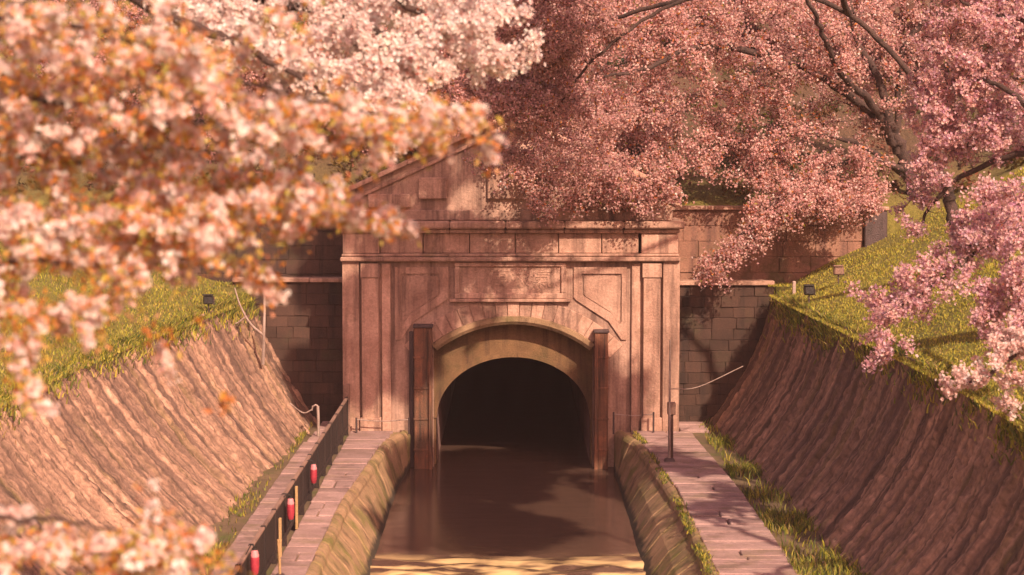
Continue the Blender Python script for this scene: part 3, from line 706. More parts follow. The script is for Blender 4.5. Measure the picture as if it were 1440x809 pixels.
# spotlights on the banks
def gz(x, y): return float(ground_z(np.array([x]), np.array([y]))[0])
def spotlight(u, v, Y, s, mat, lab):
    p = P(u, v, Y); z = gz(p[0], Y); p[2] = z
    t = thing('spotlight', lab, 'spotlight', tuple(p), 'spotlights on the grassy banks')
    tube('stake', [(p[0], Y, z - 0.1), (p[0], Y, z + 0.2 * s), (p[0], Y, z + 0.42 * s)], 0.022, M_grey, t, 6)
    b = box('housing', p[0] - 0.17 * s, p[0] + 0.17 * s, Y - 0.13 * s, Y + 0.13 * s, z + 0.36 * s, z + 0.66 * s, mat, t, bev=0.04 * s)
    box('visor', p[0] - 0.19 * s, p[0] + 0.15 * s, Y - 0.17 * s, Y + 0.1 * s, z + 0.662 * s, z + 0.70 * s, mat, b, bev=0.008)
    box('bracket', p[0] + 0.172 * s, p[0] + 0.20 * s, Y - 0.05, Y + 0.05, z + 0.34 * s, z + 0.55 * s, M_grey, b, bev=0.005)
spotlight(1138, 398, 57.5, 0.9, M_black, 'black spotlight on a stake in the sunlit grass')
spotlight(1179, 384, 58.5, 0.85, M_rail, 'pale brown spotlight on a stake in the sunlit grass')
spotlight(293, 398, 57.0, 0.85, M_black, 'black spotlight on the bank beside the bare sapling')
p = P(1117, 362, 60.5); z = gz(p[0], 60.5)
tag(box('marker_peg', p[0] - 0.05, p[0] + 0.05, 60.45, 60.55, z - 0.1, z + 0.42, M_pale, None, bev=0.015), 'short pale marker peg in grass below the reddish upper wall', 'peg')

# ------------------------------------------------------------------ foliage generators
def rand_rot(n):
    q = rng.normal(size=(n, 4)); q /= np.linalg.norm(q, axis=1, keepdims=True)
    a, b, c, d = q.T
    return np.stack([np.stack([1 - 2 * (c * c + d * d), 2 * (b * c - a * d), 2 * (b * d + a * c)], -1),
                     np.stack([2 * (b * c + a * d), 1 - 2 * (b * b + d * d), 2 * (c * d - a * b)], -1),
                     np.stack([2 * (b * d - a * c), 2 * (c * d + a * b), 1 - 2 * (b * b + c * c)], -1)], 1)

def flower_tmpl(cup=0.35):
    V, Q = [], []
    for k in range(5):
        a = k * 2 * math.pi / 5; ca, sa = math.cos(a), math.sin(a)
        pts = [(0.04, 0, 0), (0.30, 0.24, 0.10 * cup), (0.52, 0.0, 0.42 * cup), (0.30, -0.24, 0.10 * cup)]
        i = len(V)
        V += [(x * ca - y * sa, x * sa + y * ca, z) for x, y, z in pts]; Q.append((i, i + 1, i + 2, i + 3))
    return np.array(V), np.array(Q)
T_FLOWER = flower_tmpl(0.8)
T_TRI = (np.array([(-0.5, -0.28, 0.0), (0.5, -0.30, 0.08), (0.36, 0.38, -0.05), (-0.36, 0.36, 0.14),
                   (-0.05, -0.42, -0.3), (0.05, 0.40, -0.34), (0.1, 0.36, 0.42), (-0.08, -0.36, 0.40)]), np.array([(0, 1, 2, 3), (4, 5, 6, 7)]))
T_QUAD = (np.array([(-0.5, -0.32, 0.06), (0.42, -0.42, -0.1), (0.5, 0.36, 0.1), (-0.40, 0.44, -0.06)]), np.array([(0, 1, 2, 3)]))
T_LEAF = (np.array([(0, 0, 0), (0.45, 0.22, 0.08), (1.0, 0, -0.06), (0.45, -0.22, 0.08)]), np.array([(0, 1, 2, 3)]))

def scatter(tmpl, pos, size, cols, face=0.0):
    TV, TQ = tmpl; n = len(pos); k = len(TV)
    R = rand_rot(n)
    if face > 0:                                   # flowers open towards the light
        z = R[:, :, 2] + face * np.array([0.25, -0.62, 0.45]); z /= np.linalg.norm(z, axis=1, keepdims=True)
        x = np.cross(R[:, :, 1], z); x /= (np.linalg.norm(x, axis=1, keepdims=True) + 1e-9)
        R = np.stack([x, np.cross(z, x), z], -1)
    V = np.einsum('nij,kj->nki', R, TV) * size[:, None, None] + pos[:, None, :]
    Q = (TQ[None] + (np.arange(n) * k)[:, None, None]).reshape(-1, TQ.shape[1])
    C = np.repeat(cols, k, axis=0)
    return V.reshape(-1, 3), Q, C

def palette(n, cols, weights, var=0.10):
    cols = np.array(cols); wts = np.array(weights, float); wts /= wts.sum()
    c = cols[rng.choice(len(cols), n, p=wts)]
    return np.clip(c * (1 + rng.normal(0, var, (n, 1))) + rng.normal(0, 0.015, (n, 3)), 0.005, 0.95)

class Tree:
    """trunk and limbs from polylines, twigs grown to points of crown clouds, flowers in bunches along twigs"""
    def __init__(self, name, label, base, group):
        self.t = thing(name, label, 'tree', tuple(base), group); self.base = np.array(base, float)
        self.nodes = []; self.limbs = []; self.tw = []; self.outer = []
    def limb(self, pts, r0, r1, nm='limb'):
        c = catmull(pts, 8)
        c[1:-1] += rng.normal(0, 0.05 * max(r0 / 0.15, 0.4), (len(c) - 2, 3)) * 0.6
        self.limbs.append((nm, c, np.linspace(1, 0, len(c)) ** 0.8 * (r0 - r1) + r1)); self.nodes.append(c)
        return c
    def cloud(self, center, rad, n, droop=0.12, r=0.018, shell=0.0):
        ctr = np.array(center); rad = np.array(rad)
        d = rng.normal(size=(n, 3)); d /= np.linalg.norm(d, axis=1, keepdims=True)
        rr = (shell + (1 - shell) * rng.random(n)) ** (1 / 3)
        pts = ctr + d * rr[:, None] * rad
        self.points(pts, droop, r)
    def points(self, pts, droop=0.12, r=0.018):
        nodes = np.concatenate(self.nodes)
        dist = np.array([np.min(((nodes - p) ** 2).sum(1)) for p in pts]); pts = pts[np.argsort(dist)]
        for p in pts:
            d2 = ((nodes - p) ** 2).sum(1); i = int(np.argmin(d2)); a = nodes[i]; L = math.sqrt(d2[i])
            mid = (a + p) / 2 + rng.normal(0, 0.10 * L, 3) + np.array([0, 0, droop * L])
            t = np.linspace(0, 1, 5)[:, None]
            c = (1 - t) ** 2 * a + 2 * t * (1 - t) * mid + t ** 2 * p
            self.tw.append((c, np.linspace(r, r * 0.35, 5))); self.outer.append(c)
            nodes = np.vstack([nodes, c[1:]])
        self.nodes = [nodes]
    def line(self, pts, n, spread, droop=0.1, r=0.012):
        """twig ends strung along a polyline"""
        c = catmull(pts, 12); k = rng.integers(0, len(c), n)
        sp = np.broadcast_to(np.array(spread, float), (3,))
        self.points(c[k] + rng.normal(0, 1, (n, 3)) * sp, droop, r)
    def wood(self):
        for nm, c, r in self.limbs:
            tube(nm, c, r, M_bark, self.t, 8)
        if self.tw:
            V, Q = merge([tube_arrays(c, r, 4) for c, r in self.tw])
            tag(link('twigs', np_mesh('twigs', V, Q, smooth=True), M_bark, self.t), kind='stuff')
    def bunch_points(self, n, per, spread, lo=0.25):
        c = np.array(self.outer); m = len(c)
        k = rng.integers(0, m, n); f = lo + (1 - lo) * rng.random(n) ** 0.7
        g = f * 4; i = np.clip(np.floor(g).astype(int), 0, 3); u = (g - i)[:, None]
        ctr = c[k, i] * (1 - u) + c[k, i + 1] * u
        # twigs carry uneven numbers of flowers, so that gaps stay open
        keep = rng.random(m)[k] ** 0.6 > 0.18
        ctr = ctr[keep] + rng.normal(0, spread * 0.8, (keep.sum(), 3))
        shade = np.repeat(rng.normal(0, 0.11, len(ctr)), per)
        pos = np.repeat(ctr, per, axis=0) + rng.normal(0, spread, (len(ctr) * per, 3))
        return pos, shade
    def flowers(self, nm, tmpl, n, per, spread, size, cols, weights, mat, lo=0.25, face=0.4, sv=1.0):
        pos, shade = self.bunch_points(n, per, spread, lo); shade = shade * sv
        c = palette(len(pos), cols, weights); c = np.clip(c * (1 + shade[:, None]), 0.01, 0.92)
        sz = size * rng.uniform(0.75, 1.25, len(pos))
        V, Q, C = scatter(tmpl, pos, sz, c, face)
        tag(link(nm, np_mesh(nm, V, Q, col=C), mat, self.t), kind='stuff')

WHITE = (0.90, 0.74, 0.70); BLUSH = (0.86, 0.60, 0.55); PINK = (0.76, 0.48, 0.46); ROSE = (0.62, 0.37, 0.34); MAUVE = (0.66, 0.40, 0.47); DUSK = (0.42, 0.24, 0.21)
CALYX = (0.42, 0.10, 0.09); ORANGE = (0.55, 0.20, 0.05); RUST = (0.42, 0.13, 0.05); GOLD = (0.58, 0.32, 0.06); OLIVE = (0.26, 0.22, 0.04)

# ------------------------------------------------------------------ far cherries on the hill behind the portal
A = Tree('cherry_tree', 'cherry tree with dark forked limbs and dusky pink blossom above the reddish upper wall', (13.1, 65.0, gz(13.1, 65.0) - 0.1), 'cherry trees on the hillside')
tr = A.limb([(13.1, 65.0, gz(13.1, 65) - 0.2), P(1288, 290, 64.8), P(1272, 230, 64.4), P(1250, 165, 64.0)], 0.27, 0.16, 'trunk')
A.limb([P(1258, 190, 64.1), P(1215, 150, 63.5), P(1150, 105, 62.5), P(1070, 76, 61.5), P(985, 64, 60.5), P(905, 98, 59.5), P(850, 108, 59)], 0.17, 0.03)
A.limb([P(1250, 170, 64.0), P(1235, 110, 64), P(1205, 50, 64.5), P(1190, -40, 65)], 0.16, 0.05)
A.limb([P(1262, 180, 64.0), P(1268, 80, 63.8), P(1290, 40, 63.8), P(1325, 10, 63.5), P(1335, -40, 63.5)], 0.12, 0.04)
A.limb([P(1262, 215, 64.3), P(1225, 145, 63.0), P(1180, 100, 61), P(1155, 40, 59.5), P(1120, -30, 58)], 0.15, 0.04)
A.limb([P(1272, 240, 64.4), P(1225, 225, 63), P(1160, 240, 61.8), P(1080, 290, 60.6), P(1020, 360, 59.8), P(985, 410, 59.4)], 0.11, 0.02)
A.limb([P(1276, 250, 64.5), P(1200, 200, 63.5), P(1110, 190, 62.8), P(1000, 210, 62.2), P(930, 250, 61.5)], 0.10, 0.02)
A.cloud(P(1060, 60, 61.5), (4.6, 2.2, 1.9), 150)
A.cloud(P(880, 90, 60.5), (2.8, 1.8, 2.2), 110)
A.cloud(P(1020, 190, 62.5), (3.8, 1.6, 1.7), 130)
A.cloud(P(1210, 90, 64.0), (2.6, 2.2, 2.6), 100)
A.cloud(P(1150, 250, 62.0), (2.6, 1.2, 1.0), 80)
A.cloud(P(830, 235, 62.6), (2.6, 1.4, 1.4), 70)
A.line([P(960, 240, 59.2), P(860, 245, 59.2), P(780, 240, 59.3), P(720, 215, 59.4)], 70, (0.6, 0.25, 0.45))
A.line([P(940, 275, 59.2), P(860, 280, 59.3), P(760, 275, 59.4)], 40, (0.5, 0.15, 0.22))
A.line([P(1240, 260, 62.5), P(1130, 280, 61), P(1060, 325, 60), P(995, 392, 59.4)], 95, (0.28, 0.25, 0.19), -0.1)
A.cloud(P(1140, 290, 60.6), (2.2, 0.6, 0.6), 90, -0.05)
A.wood()
A.flowers('blossom', T_TRI, 16000, 5, 0.11, 0.068, [BLUSH, PINK, ROSE, DUSK, WHITE], [3, 4.5, 4, 2.5, 0.8], M_petal, face=0.7)
A.flowers('young_leaves', T_LEAF, 4200, 2, 0.10, 0.12, [RUST, ORANGE, OLIVE], [5, 2, 2.5], M_leaf)

def hill_cherry(label, bx, by, h, clouds, nb, cols, wts, leafn):
    z = gz(bx, by)
    t = Tree('cherry_tree', label, (bx, by, z - 0.1), 'cherry trees on the hillside')
    t.limb([(bx, by, z - 0.2), (bx + 0.2, by - 0.1, z + h * 0.25), (bx - 0.1, by - 0.3, z + h * 0.5)], 0.30, 0.18, 'trunk')
    top = np.array([bx - 0.1, by - 0.3, z + h * 0.45])
    for c, r, n in clouds:
        c = np.array(c); d = c - top
        t.limb([top + (0, 0, -0.4), top + d * 0.4 + (0, 0, 0.5), c, c + d / np.linalg.norm(d) * r[0] * 0.6], 0.13, 0.03)
    for c, r, n in clouds:
        t.cloud(c, r, n)
    t.wood()
    t.flowers('blossom', T_TRI, nb, 5, 0.14, 0.085, cols, wts, M_petal)
    t.flowers('young_leaves', T_LEAF, leafn, 2, 0.12, 0.14, [RUST, ORANGE, OLIVE], [5, 2, 3], M_leaf)
hill_cherry('dusky rose cherry tree rising directly behind the portal gable', 1.2, 69.0, 6.0,
            [(P(700, 60, 67), (3.0, 1.8, 2.2), 100), (P(790, 20, 68), (2.8, 2, 2.0), 90), (P(660, 170, 66), (2.2, 1.3, 1.6), 80), (P(760, 190, 66), (2.6, 1.4, 1.7), 90), (P(860, 160, 67), (2.6, 1.5, 2), 80)],
            10500, [PINK, ROSE, DUSK, BLUSH], [3.5, 4, 3.5, 1], 4200)
hill_cherry('dusky cherry tree on the hill behind the white blossom branches', -9.5, 70.0, 6.0,
            [(P(420, 60, 69), (3.2, 2, 2.6), 80), (P(300, 130, 69), (3.0, 2, 2.6), 80), (P(540, 130, 68), (2.6, 1.6, 2.2), 80), (P(160, 90, 69), (3.4, 2, 2.8), 80)],
            7000, [PINK, ROSE, DUSK, BLUSH], [3, 4, 3.5, 1], 4000)
hill_cherry('reddish cherry tree high on the hill, half hidden by the forked cherry', 9.0, 80.0, 6.5,
            [(P(1000, 20, 79), (4, 2, 2.6), 90), (P(1120, 80, 79), (3.6, 2, 2.6), 90), (P(900, 40, 79), (4, 2, 2.6), 90), (P(1010, 150, 78), (4, 2, 2.2), 80)],
            8500, [PINK, ROSE, DUSK], [3, 4, 4], 4500)
hill_cherry('reddish cherry tree on the hill beside the mauve cherry branches', 20.0, 76.0, 6.5,
            [(P(1340, 40, 75), (4, 2, 2.6), 80), (P(1440, 60, 75), (3.6, 2, 2.6), 80), (P(1250, 20, 76), (3, 2, 2.4), 70)],
            6000, [PINK, ROSE, DUSK], [3, 4, 4], 3500)

# ------------------------------------------------------------------ cherry on the right bank whose boughs hang before the gable
G = Tree('cherry_tree', 'rose cherry tree leaning from the right bank, boughs hanging before the gable', (12.3, 53.0, gz(12.3, 53.0) - 0.1), 'cherry trees on the right bank')
G.limb([(12.3, 53, gz(12.3, 53) - 0.2), P(1338, 290, 53), P(1325, 240, 53), (11.0, 53, 11.6)], 0.20, 0.11, 'trunk')
G.limb([(11.1, 53, 11.4), (9, 52.8, 13.4), (6.5, 52.4, 14.1), (4.2, 52, 13.6), (2.2, 52, 12.2), (1.0, 52.2, 10.6)], 0.085, 0.02)
G.limb([(4.8, 52.1, 13.8), (3.0, 53.2, 13.4), (0.6, 54.2, 12.6), (-1.2, 55, 11.4)], 0.07, 0.02)
G.cloud((1.0, 52.0, 12.9), (1.8, 1.6, 1.2), 120)
G.cloud((0.6, 51.6, 15.4), (2.0, 1.6, 1.3), 110)  # unseen boughs added overhead to shade the gable
G.cloud((1.3, 51.4, 17.2), (2.4, 1.5, 1.3), 110)  # higher unseen boughs, added for the same gable shade
G.cloud((0.5, 52.4, 11.2), (1.4, 1.3, 1.0), 90)
G.cloud((0.2, 54.6, 11.6), (1.6, 1.2, 1.1), 80)
G.line([(1.2, 52.3, 10.6), (0.8, 55, 10.0), (-0.4, 57.5, 9.4)], 50, (0.7, 0.7, 0.4))
G.line([(2.4, 53, 10.8), (2.0, 56, 9.9), (2.6, 58.6, 9.0)], 60, (0.8, 0.5, 0.4))
vis = G.outer; G.outer = []
G.limb([(9, 52.8, 13.4), (7.4, 49.6, 15.0), (3.0, 46.8, 15.4)], 0.09, 0.03)  # limb and crown added out of view to shade the facade's left
G.cloud((2.7, 46.6, 15.7), (2.3, 1.6, 1.8), 140)
G.flowers('shading_blossom', T_QUAD, 6000, 6, 0.10, 0.11, [BLUSH, PINK, ROSE], [2, 4, 4], M_petal)
G.outer = vis
G.wood()
G.flowers('blossom', T_TRI, 12500, 5, 0.095, 0.062, [BLUSH, PINK, ROSE, DUSK], [2, 4, 4.5, 2.5], M_petal)
G.flowers('young_leaves', T_LEAF, 2400, 2, 0.10, 0.10, [RUST, ORANGE, OLIVE], [5, 2, 2.5], M_leaf)

# ------------------------------------------------------------------ mauve cherry on the right bank
B = Tree('cherry_tree', 'mauve pink weeping cherry on the right bank above the sunlit grass', (12.0, 41.5, gz(12.0, 41.5) - 0.1), 'cherry trees on the right bank')
B.limb([(12.0, 41.5, gz(12, 41.5) - 0.2), (12.1, 41.4, 8.5), (12.0, 41.3, 10.0), (11.6, 41.5, 12)], 0.32, 0.2, 'trunk')
B.limb([(11.5, 41.3, 9.6), P(1440, 215, 42), P(1350, 250, 43), P(1310, 290, 43.5), P(1290, 330, 44)], 0.085, 0.02)
B.limb([(11.3, 41.3, 10.2), P(1420, 130, 42), P(1350, 110, 43), P(1280, 160, 43.5)], 0.07, 0.02)
B.limb([(11.0, 41.4, 11.6), P(1440, 30, 42.5), P(1380, 20, 43), P(1330, -20, 43)], 0.07, 0.02)
B.limb([(11.6, 41.3, 9.2), P(1450, 310, 41), P(1380, 350, 41), P(1300, 410, 40.5), P(1240, 450, 40.5)], 0.07, 0.015)
B.limb([(11.7, 41.3, 8.8), P(1460, 390, 40), P(1420, 430, 39.5), P(1385, 470, 39)], 0.06, 0.015)
B.limb([(11.6, 41.5, 11.9), (11.0, 42, 13.8), (8.0, 42.6, 14.9)], 0.16, 0.05)  # limb for the unseen crown added over the canal
B.cloud((7.3, 41.0, 14.9), (2.6, 4.6, 1.0), 210)  # out-of-view crown added to keep sun off water and tunnel mouth
B.cloud((9.0, 44.9, 14.8), (2.8, 1.6, 0.8), 130)
B.flowers('shading_blossom', T_QUAD, 17500, 6, 0.16, 0.15, [BLUSH, PINK, MAUVE, ROSE], [2, 4, 4, 2], M_petal)
B.outer = []
B.cloud(P(1375, 60, 43), (1.35, 1.2, 1.2), 130)
B.cloud(P(1340, 150, 43.2), (1.2, 1.0, 1.1), 130)
B.cloud(P(1420, 180, 42.5), (0.8, 0.9, 0.9), 70)
B.cloud(P(1400, 330, 41.2), (0.9, 0.7, 0.45), 60)
B.line([P(1330, 180, 43.3), P(1310, 240, 43.5), P(1290, 310, 43.8)], 80, (0.28, 0.3, 0.25), -0.15)
B.line([P(1400, 300, 41), P(1350, 350, 41), P(1290, 400, 40.7), P(1235, 440, 40.5)], 90, (0.34, 0.35, 0.28), -0.1)
B.line([P(1290, 400, 40.7), P(1260, 450, 40.5), P(1235, 505, 40.3)], 28, (0.22, 0.25, 0.18), -0.1)
B.line([P(1440, 290, 41), P(1400, 280, 41.4), P(1360, 330, 41)], 50, (0.3, 0.35, 0.2), -0.1)
B.line([P(1440, 400, 39.5), P(1410, 420, 39.3), P(1385, 465, 39)], 26, (0.18, 0.25, 0.16), -0.15)
B.line([P(1450, 250, 40), P(1420, 330, 39.5), P(1400, 400, 39), P(1390, 440, 39)], 70, (0.3, 0.3, 0.25), -0.1)
B.line([P(1460, 330, 39), P(1440, 420, 38.5), P(1425, 500, 38)], 50, (0.2, 0.3, 0.2), -0.1)
B.line([P(1440, 10, 43), P(1340, -30, 43), P(1290, -40, 43)], 40, (0.4, 0.4, 0.3))
B.wood()
B.flowers('blossom', T_FLOWER, 9600, 5, 0.062, 0.068, [BLUSH, PINK, MAUVE, (0.80, 0.58, 0.64), (0.56, 0.32, 0.44)], [3, 4, 4, 3, 1.2], M_petal, face=0.9)
B.flowers('calyxes', T_LEAF, 1700, 2, 0.05, 0.06, [CALYX, RUST], [1, 1], M_leaf)

E = Tree('cherry_tree', 'pale pink cherry branch tip reaching in over the right sloping wall', (11.6, 32.5, gz(11.6, 32.5) - 0.1), 'cherry trees on the right bank')
E.limb([(11.6, 32.5, gz(11.6, 32.5) - 0.2), (11.4, 32.5, 7.4), (10.9, 32.6, 8.6)], 0.26, 0.16, 'trunk')
E.limb([(11.0, 32.6, 8.3), (9.6, 32.7, 7.9), P(1450, 470, 33), P(1400, 520, 33), P(1360, 540, 33)], 0.10, 0.015)
E.limb([(10.9, 32.6, 8.5), (10.9, 33.2, 11), (10.2, 34.5, 13.5)], 0.15, 0.05)
E.cloud((7.0, 34.4, 14.2), (2.6, 3.2, 1.3), 170)  # unseen crown added above the view to shade the water
E.flowers('shading_blossom', T_QUAD, 6500, 6, 0.15, 0.14, [WHITE, BLUSH, PINK], [4, 4, 2], M_petal)
E.outer = []
E.line([P(1470, 440, 33), P(1425, 480, 33), P(1390, 515, 33), P(1345, 538, 33)], 44, (0.15, 0.25, 0.11), -0.1, 0.008)
E.line([P(1440, 490, 33), P(1430, 530, 33), P(1412, 572, 33)], 20, (0.09, 0.2, 0.10), -0.2, 0.008)
E.wood()
E.flowers('blossom', T_FLOWER, 700, 5, 0.042, 0.060, [WHITE, BLUSH, PINK], [4, 4, 2], M_petal)

# ------------------------------------------------------------------ white cherry on the left, its boughs in the middle distance
Wt = Tree('cherry_tree', 'white blossoming cherry bough spreading high in front of the gable', (-12.5, 25.0, gz(-12.5, 25.0) - 0.1), 'cherry trees on the left bank')
Wt.limb([(-12.5, 25, gz(-12.5, 25) - 0.2), (-12.2, 25, 8), (-11.0, 24.8, 11), (-9.5, 24.5, 12.6)], 0.36, 0.22, 'trunk')
Wt.limb([(-10.5, 24.7, 11.6), (-7, 24.3, 12.9), P(290, -25, 24), P(390, 5, 24), P(480, 20, 24), P(530, 45, 24), P(580, 80, 24), P(625, 100, 24.3)], 0.10, 0.014)
Wt.limb([(-9.5, 24.5, 12.6), (-6, 24.5, 13.4), P(460, -50, 25), P(560, 0, 25), P(640, 45, 25), P(710, 85, 25)], 0.09, 0.012)
Wt.limb([(-9.8, 24.5, 12.4), (-6.5, 23.5, 12.5), P(250, 30, 22.5), P(330, 60, 22.5), P(420, 110, 22.5), P(500, 160, 22.5)], 0.08, 0.012)
Wt.line([P(280, -20, 24), P(400, 25, 24), P(500, 40, 24), P(560, 75, 24)], 120, (0.5, 0.4, 0.30), 0.05, 0.008)
Wt.line([P(300, 40, 23), P(390, 80, 23), P(470, 120, 23), P(540, 150, 23.3)], 110, (0.35, 0.35, 0.24), 0.05, 0.008)
Wt.line([P(500, -30, 25), P(600, 10, 25), P(680, 20, 25), P(712, 80, 25)], 90, (0.35, 0.4, 0.20), 0.05, 0.008)
Wt.line([P(540, 120, 24), P(590, 100, 24), P(640, 85, 24.5), P(700, 90, 25)], 46, (0.2, 0.3, 0.14), 0.05, 0.008)
Wt.line([P(500, 170, 23), P(545, 185, 23), P(580, 160, 23)], 22, (0.18, 0.2, 0.14), 0.05, 0.008)
Wt.wood()
Wt.flowers('blossom', T_FLOWER, 5400, 6, 0.042, 0.056, [WHITE, (0.92, 0.80, 0.77), BLUSH], [6, 5, 2], M_petal, lo=0.1, face=0.9)
Wt.flowers('young_leaves', T_LEAF, 350, 2, 0.05, 0.07, [RUST, CALYX], [1, 1], M_leaf)

# ------------------------------------------------------------------ mountain cherry close by on the left, blossom among coppery leaves
N = Tree('mountain_cherry', 'mountain cherry in front with pink blossom among coppery orange young leaves', (-12.0, 14.0, gz(-12.0, 14.0) - 0.1), 'cherry trees on the left bank')
N.limb([(-12, 14, gz(-12, 14) - 0.2), (-11.6, 14, 7.5), (-10, 13.8, 9.2), (-8.2, 13.6, 9.9)], 0.34, 0.2, 'trunk')
N.limb([(-8.6, 13.6, 9.8), (-6, 13.4, 10.4), P(-60, 130, 13.5), P(120, 150, 13.5), P(300, 180, 13.5), P(460, 195, 13.6), P(600, 200, 13.8)], 0.035, 0.005)
N.limb([(-8.6, 13.6, 9.8), (-6, 14, 10.0), P(-60, 215, 14), P(100, 230, 14), P(240, 270, 14), P(400, 300, 14), P(560, 330, 14)], 0.03, 0.005)
N.limb([(-8.4, 13.6, 9.9), (-6, 13, 10.8), P(-40, 30, 13), P(130, 40, 13), P(330, 110, 13.2), P(480, 150, 13.4), P(650, 175, 13.6)], 0.03, 0.005)
N.line([P(150, 290, 13.6), P(280, 300, 13.6), P(400, 290, 13.8), P(480, 285, 14)], 50, (0.2, 0.35, 0.12), 0.03, 0.004)
N.limb([(-8.8, 13.6, 9.6), (-6.2, 13, 9.5), P(-60, 360, 13), P(60, 365, 13), P(190, 380, 13.2)], 0.025, 0.005)
N.limb([(-9.4, 13.8, 9.3), (-6.5, 12, 8.4), P(-60, 720, 11.8), P(60, 725, 11.8), P(160, 745, 11.8), P(230, 770, 11.8)], 0.022, 0.005)
N.line([P(-40, 60, 13.2), P(150, 90, 13.2), P(330, 150, 13.3)], 190, (0.42, 0.45, 0.30), 0.03, 0.004)
N.line([P(300, 150, 13.3), P(430, 170, 13.4), P(560, 190, 13.6), P(650, 175, 13.7)], 100, (0.16, 0.4, 0.11), 0.03, 0.004)
N.line([P(-40, 200, 13.7), P(150, 230, 13.8), P(330, 260, 13.8)], 190, (0.40, 0.45, 0.26), 0.03, 0.004)
N.line([P(320, 250, 13.8), P(430, 270, 14), P(510, 290, 14), P(560, 325, 14)], 34, (0.10, 0.35, 0.06), 0.03, 0.004)
N.line([P(-40, 330, 13.2), P(100, 340, 13.2), P(230, 330, 13.4), P(330, 300, 13.5)], 120, (0.30, 0.4, 0.17), 0.03, 0.004)
N.line([P(-30, 400, 13), P(60, 430, 13), P(130, 450, 13)], 50, (0.20, 0.3, 0.16), 0.0, 0.004)
N.line([P(-40, 765, 11.8), P(80, 775, 11.8), P(180, 790, 11.8), P(225, 805, 11.8)], 85, (0.18, 0.3, 0.11), 0.02, 0.004)
N.line([P(30, 560, 12.6), P(32, 515, 12.6), P(40, 470, 12.8)], 8, (0.05, 0.1, 0.06), -0.1, 0.003)
N.points(np.array([P(300, 352, 13.4), P(330, 372, 13.4), P(345, 395, 13.4), P(372, 388, 13.4), P(374, 412, 13.4), P(397, 418, 13.4), P(45, 565, 12.6), P(66, 578, 12.6), P(240, 528, 13), P(215, 690, 11.8)]), -0.1, 0.0035)
N.wood()
N.flowers('blossom', T_FLOWER, 2250, 8, 0.022, 0.056, [WHITE, (0.92, 0.80, 0.77), BLUSH, (0.84, 0.54, 0.48)], [6, 4, 3, 1.5], M_petal, lo=0.15, face=1.2, sv=0.9)
N.flowers('young_leaves', T_LEAF, 5600, 3, 0.042, 0.064, [(0.68, 0.27, 0.06), (0.52, 0.19, 0.07), (0.66, 0.42, 0.12), (0.72, 0.38, 0.22), (0.50, 0.42, 0.11)], [3.5, 2, 3.5, 3, 4], M_leaf, lo=0.05)
# flower heads hanging at the twig ends
tips = np.array([P(578, 330, 14), P(595, 208, 13.8), P(632, 215, 13.8), P(510, 232, 13.8), P(300, 352, 13.4), P(332, 375, 13.4), P(348, 396, 13.4), P(374, 386, 13.4), P(373, 411, 13.4), P(397, 418, 13.4), P(30, 515, 12.6), P(43, 566, 12.6), P(66, 577, 12.6), P(240, 528, 13),
                 P(215, 685, 11.8), P(228, 790, 11.8), P(375, 215, 13.6), P(182, 215, 13.6), P(455, 205, 13.5), P(480, 175, 13.5)])
pos = np.repeat(tips, 9, axis=0) + rng.normal(0, 0.026, (len(tips) * 9, 3))
V, Q, C = scatter(T_FLOWER, pos, rng.uniform(0.04, 0.055, len(pos)), palette(len(pos), [WHITE, (0.88, 0.72, 0.68)], [1, 1], 0.05))
tag(link('hanging_flower_heads', np_mesh('hanging_flower_heads', V, Q, col=C), M_petal, N.t), kind='stuff')
tips = np.array([P(316, 565, 13), P(310, 570, 13), P(322, 560, 13), P(225, 485, 13), P(232, 470, 13), P(205, 470, 13), P(280, 460, 13)])
N.points(tips, -0.1, 0.003)
pos = np.repeat(tips, 7, axis=0) + rng.normal(0, 0.035, (len(tips) * 7, 3))
V, Q, C = scatter(T_LEAF, pos, rng.uniform(0.06, 0.09, len(pos)), palette(len(pos), [ORANGE, GOLD, (0.62, 0.24, 0.10)], [3, 2, 1], 0.1))
tag(link('hanging_leaves', np_mesh('hanging_leaves', V, Q, col=C), M_leaf, N.t), kind='stuff')

# ------------------------------------------------------------------ bare sapling on the left wall
b0 = P(369, 508, 59.2)
sp = thing('sapling', 'bare pale sapling with forked stem at the end of the left sloping wall', 'sapling', tuple(b0))
tube('stem', catmull([b0 + (0, 0.1, -0.1), P(371, 470, 59.0), P(372, 430, 59.0), P(371, 385, 59.0)], 6), np.linspace(0.06, 0.03, 19), M_pale, sp, 6)
tube('branch', catmull([P(371, 472, 59.0), P(352, 455, 58.9), P(338, 430, 58.9), P(330, 405, 58.9)], 6), np.linspace(0.045, 0.02, 19), M_pale, sp, 5)
tube('branch', catmull([P(345, 446, 58.9), P(330, 455, 58.9), P(322, 440, 58.9)], 6), np.linspace(0.03, 0.015, 13), M_pale, sp, 5)

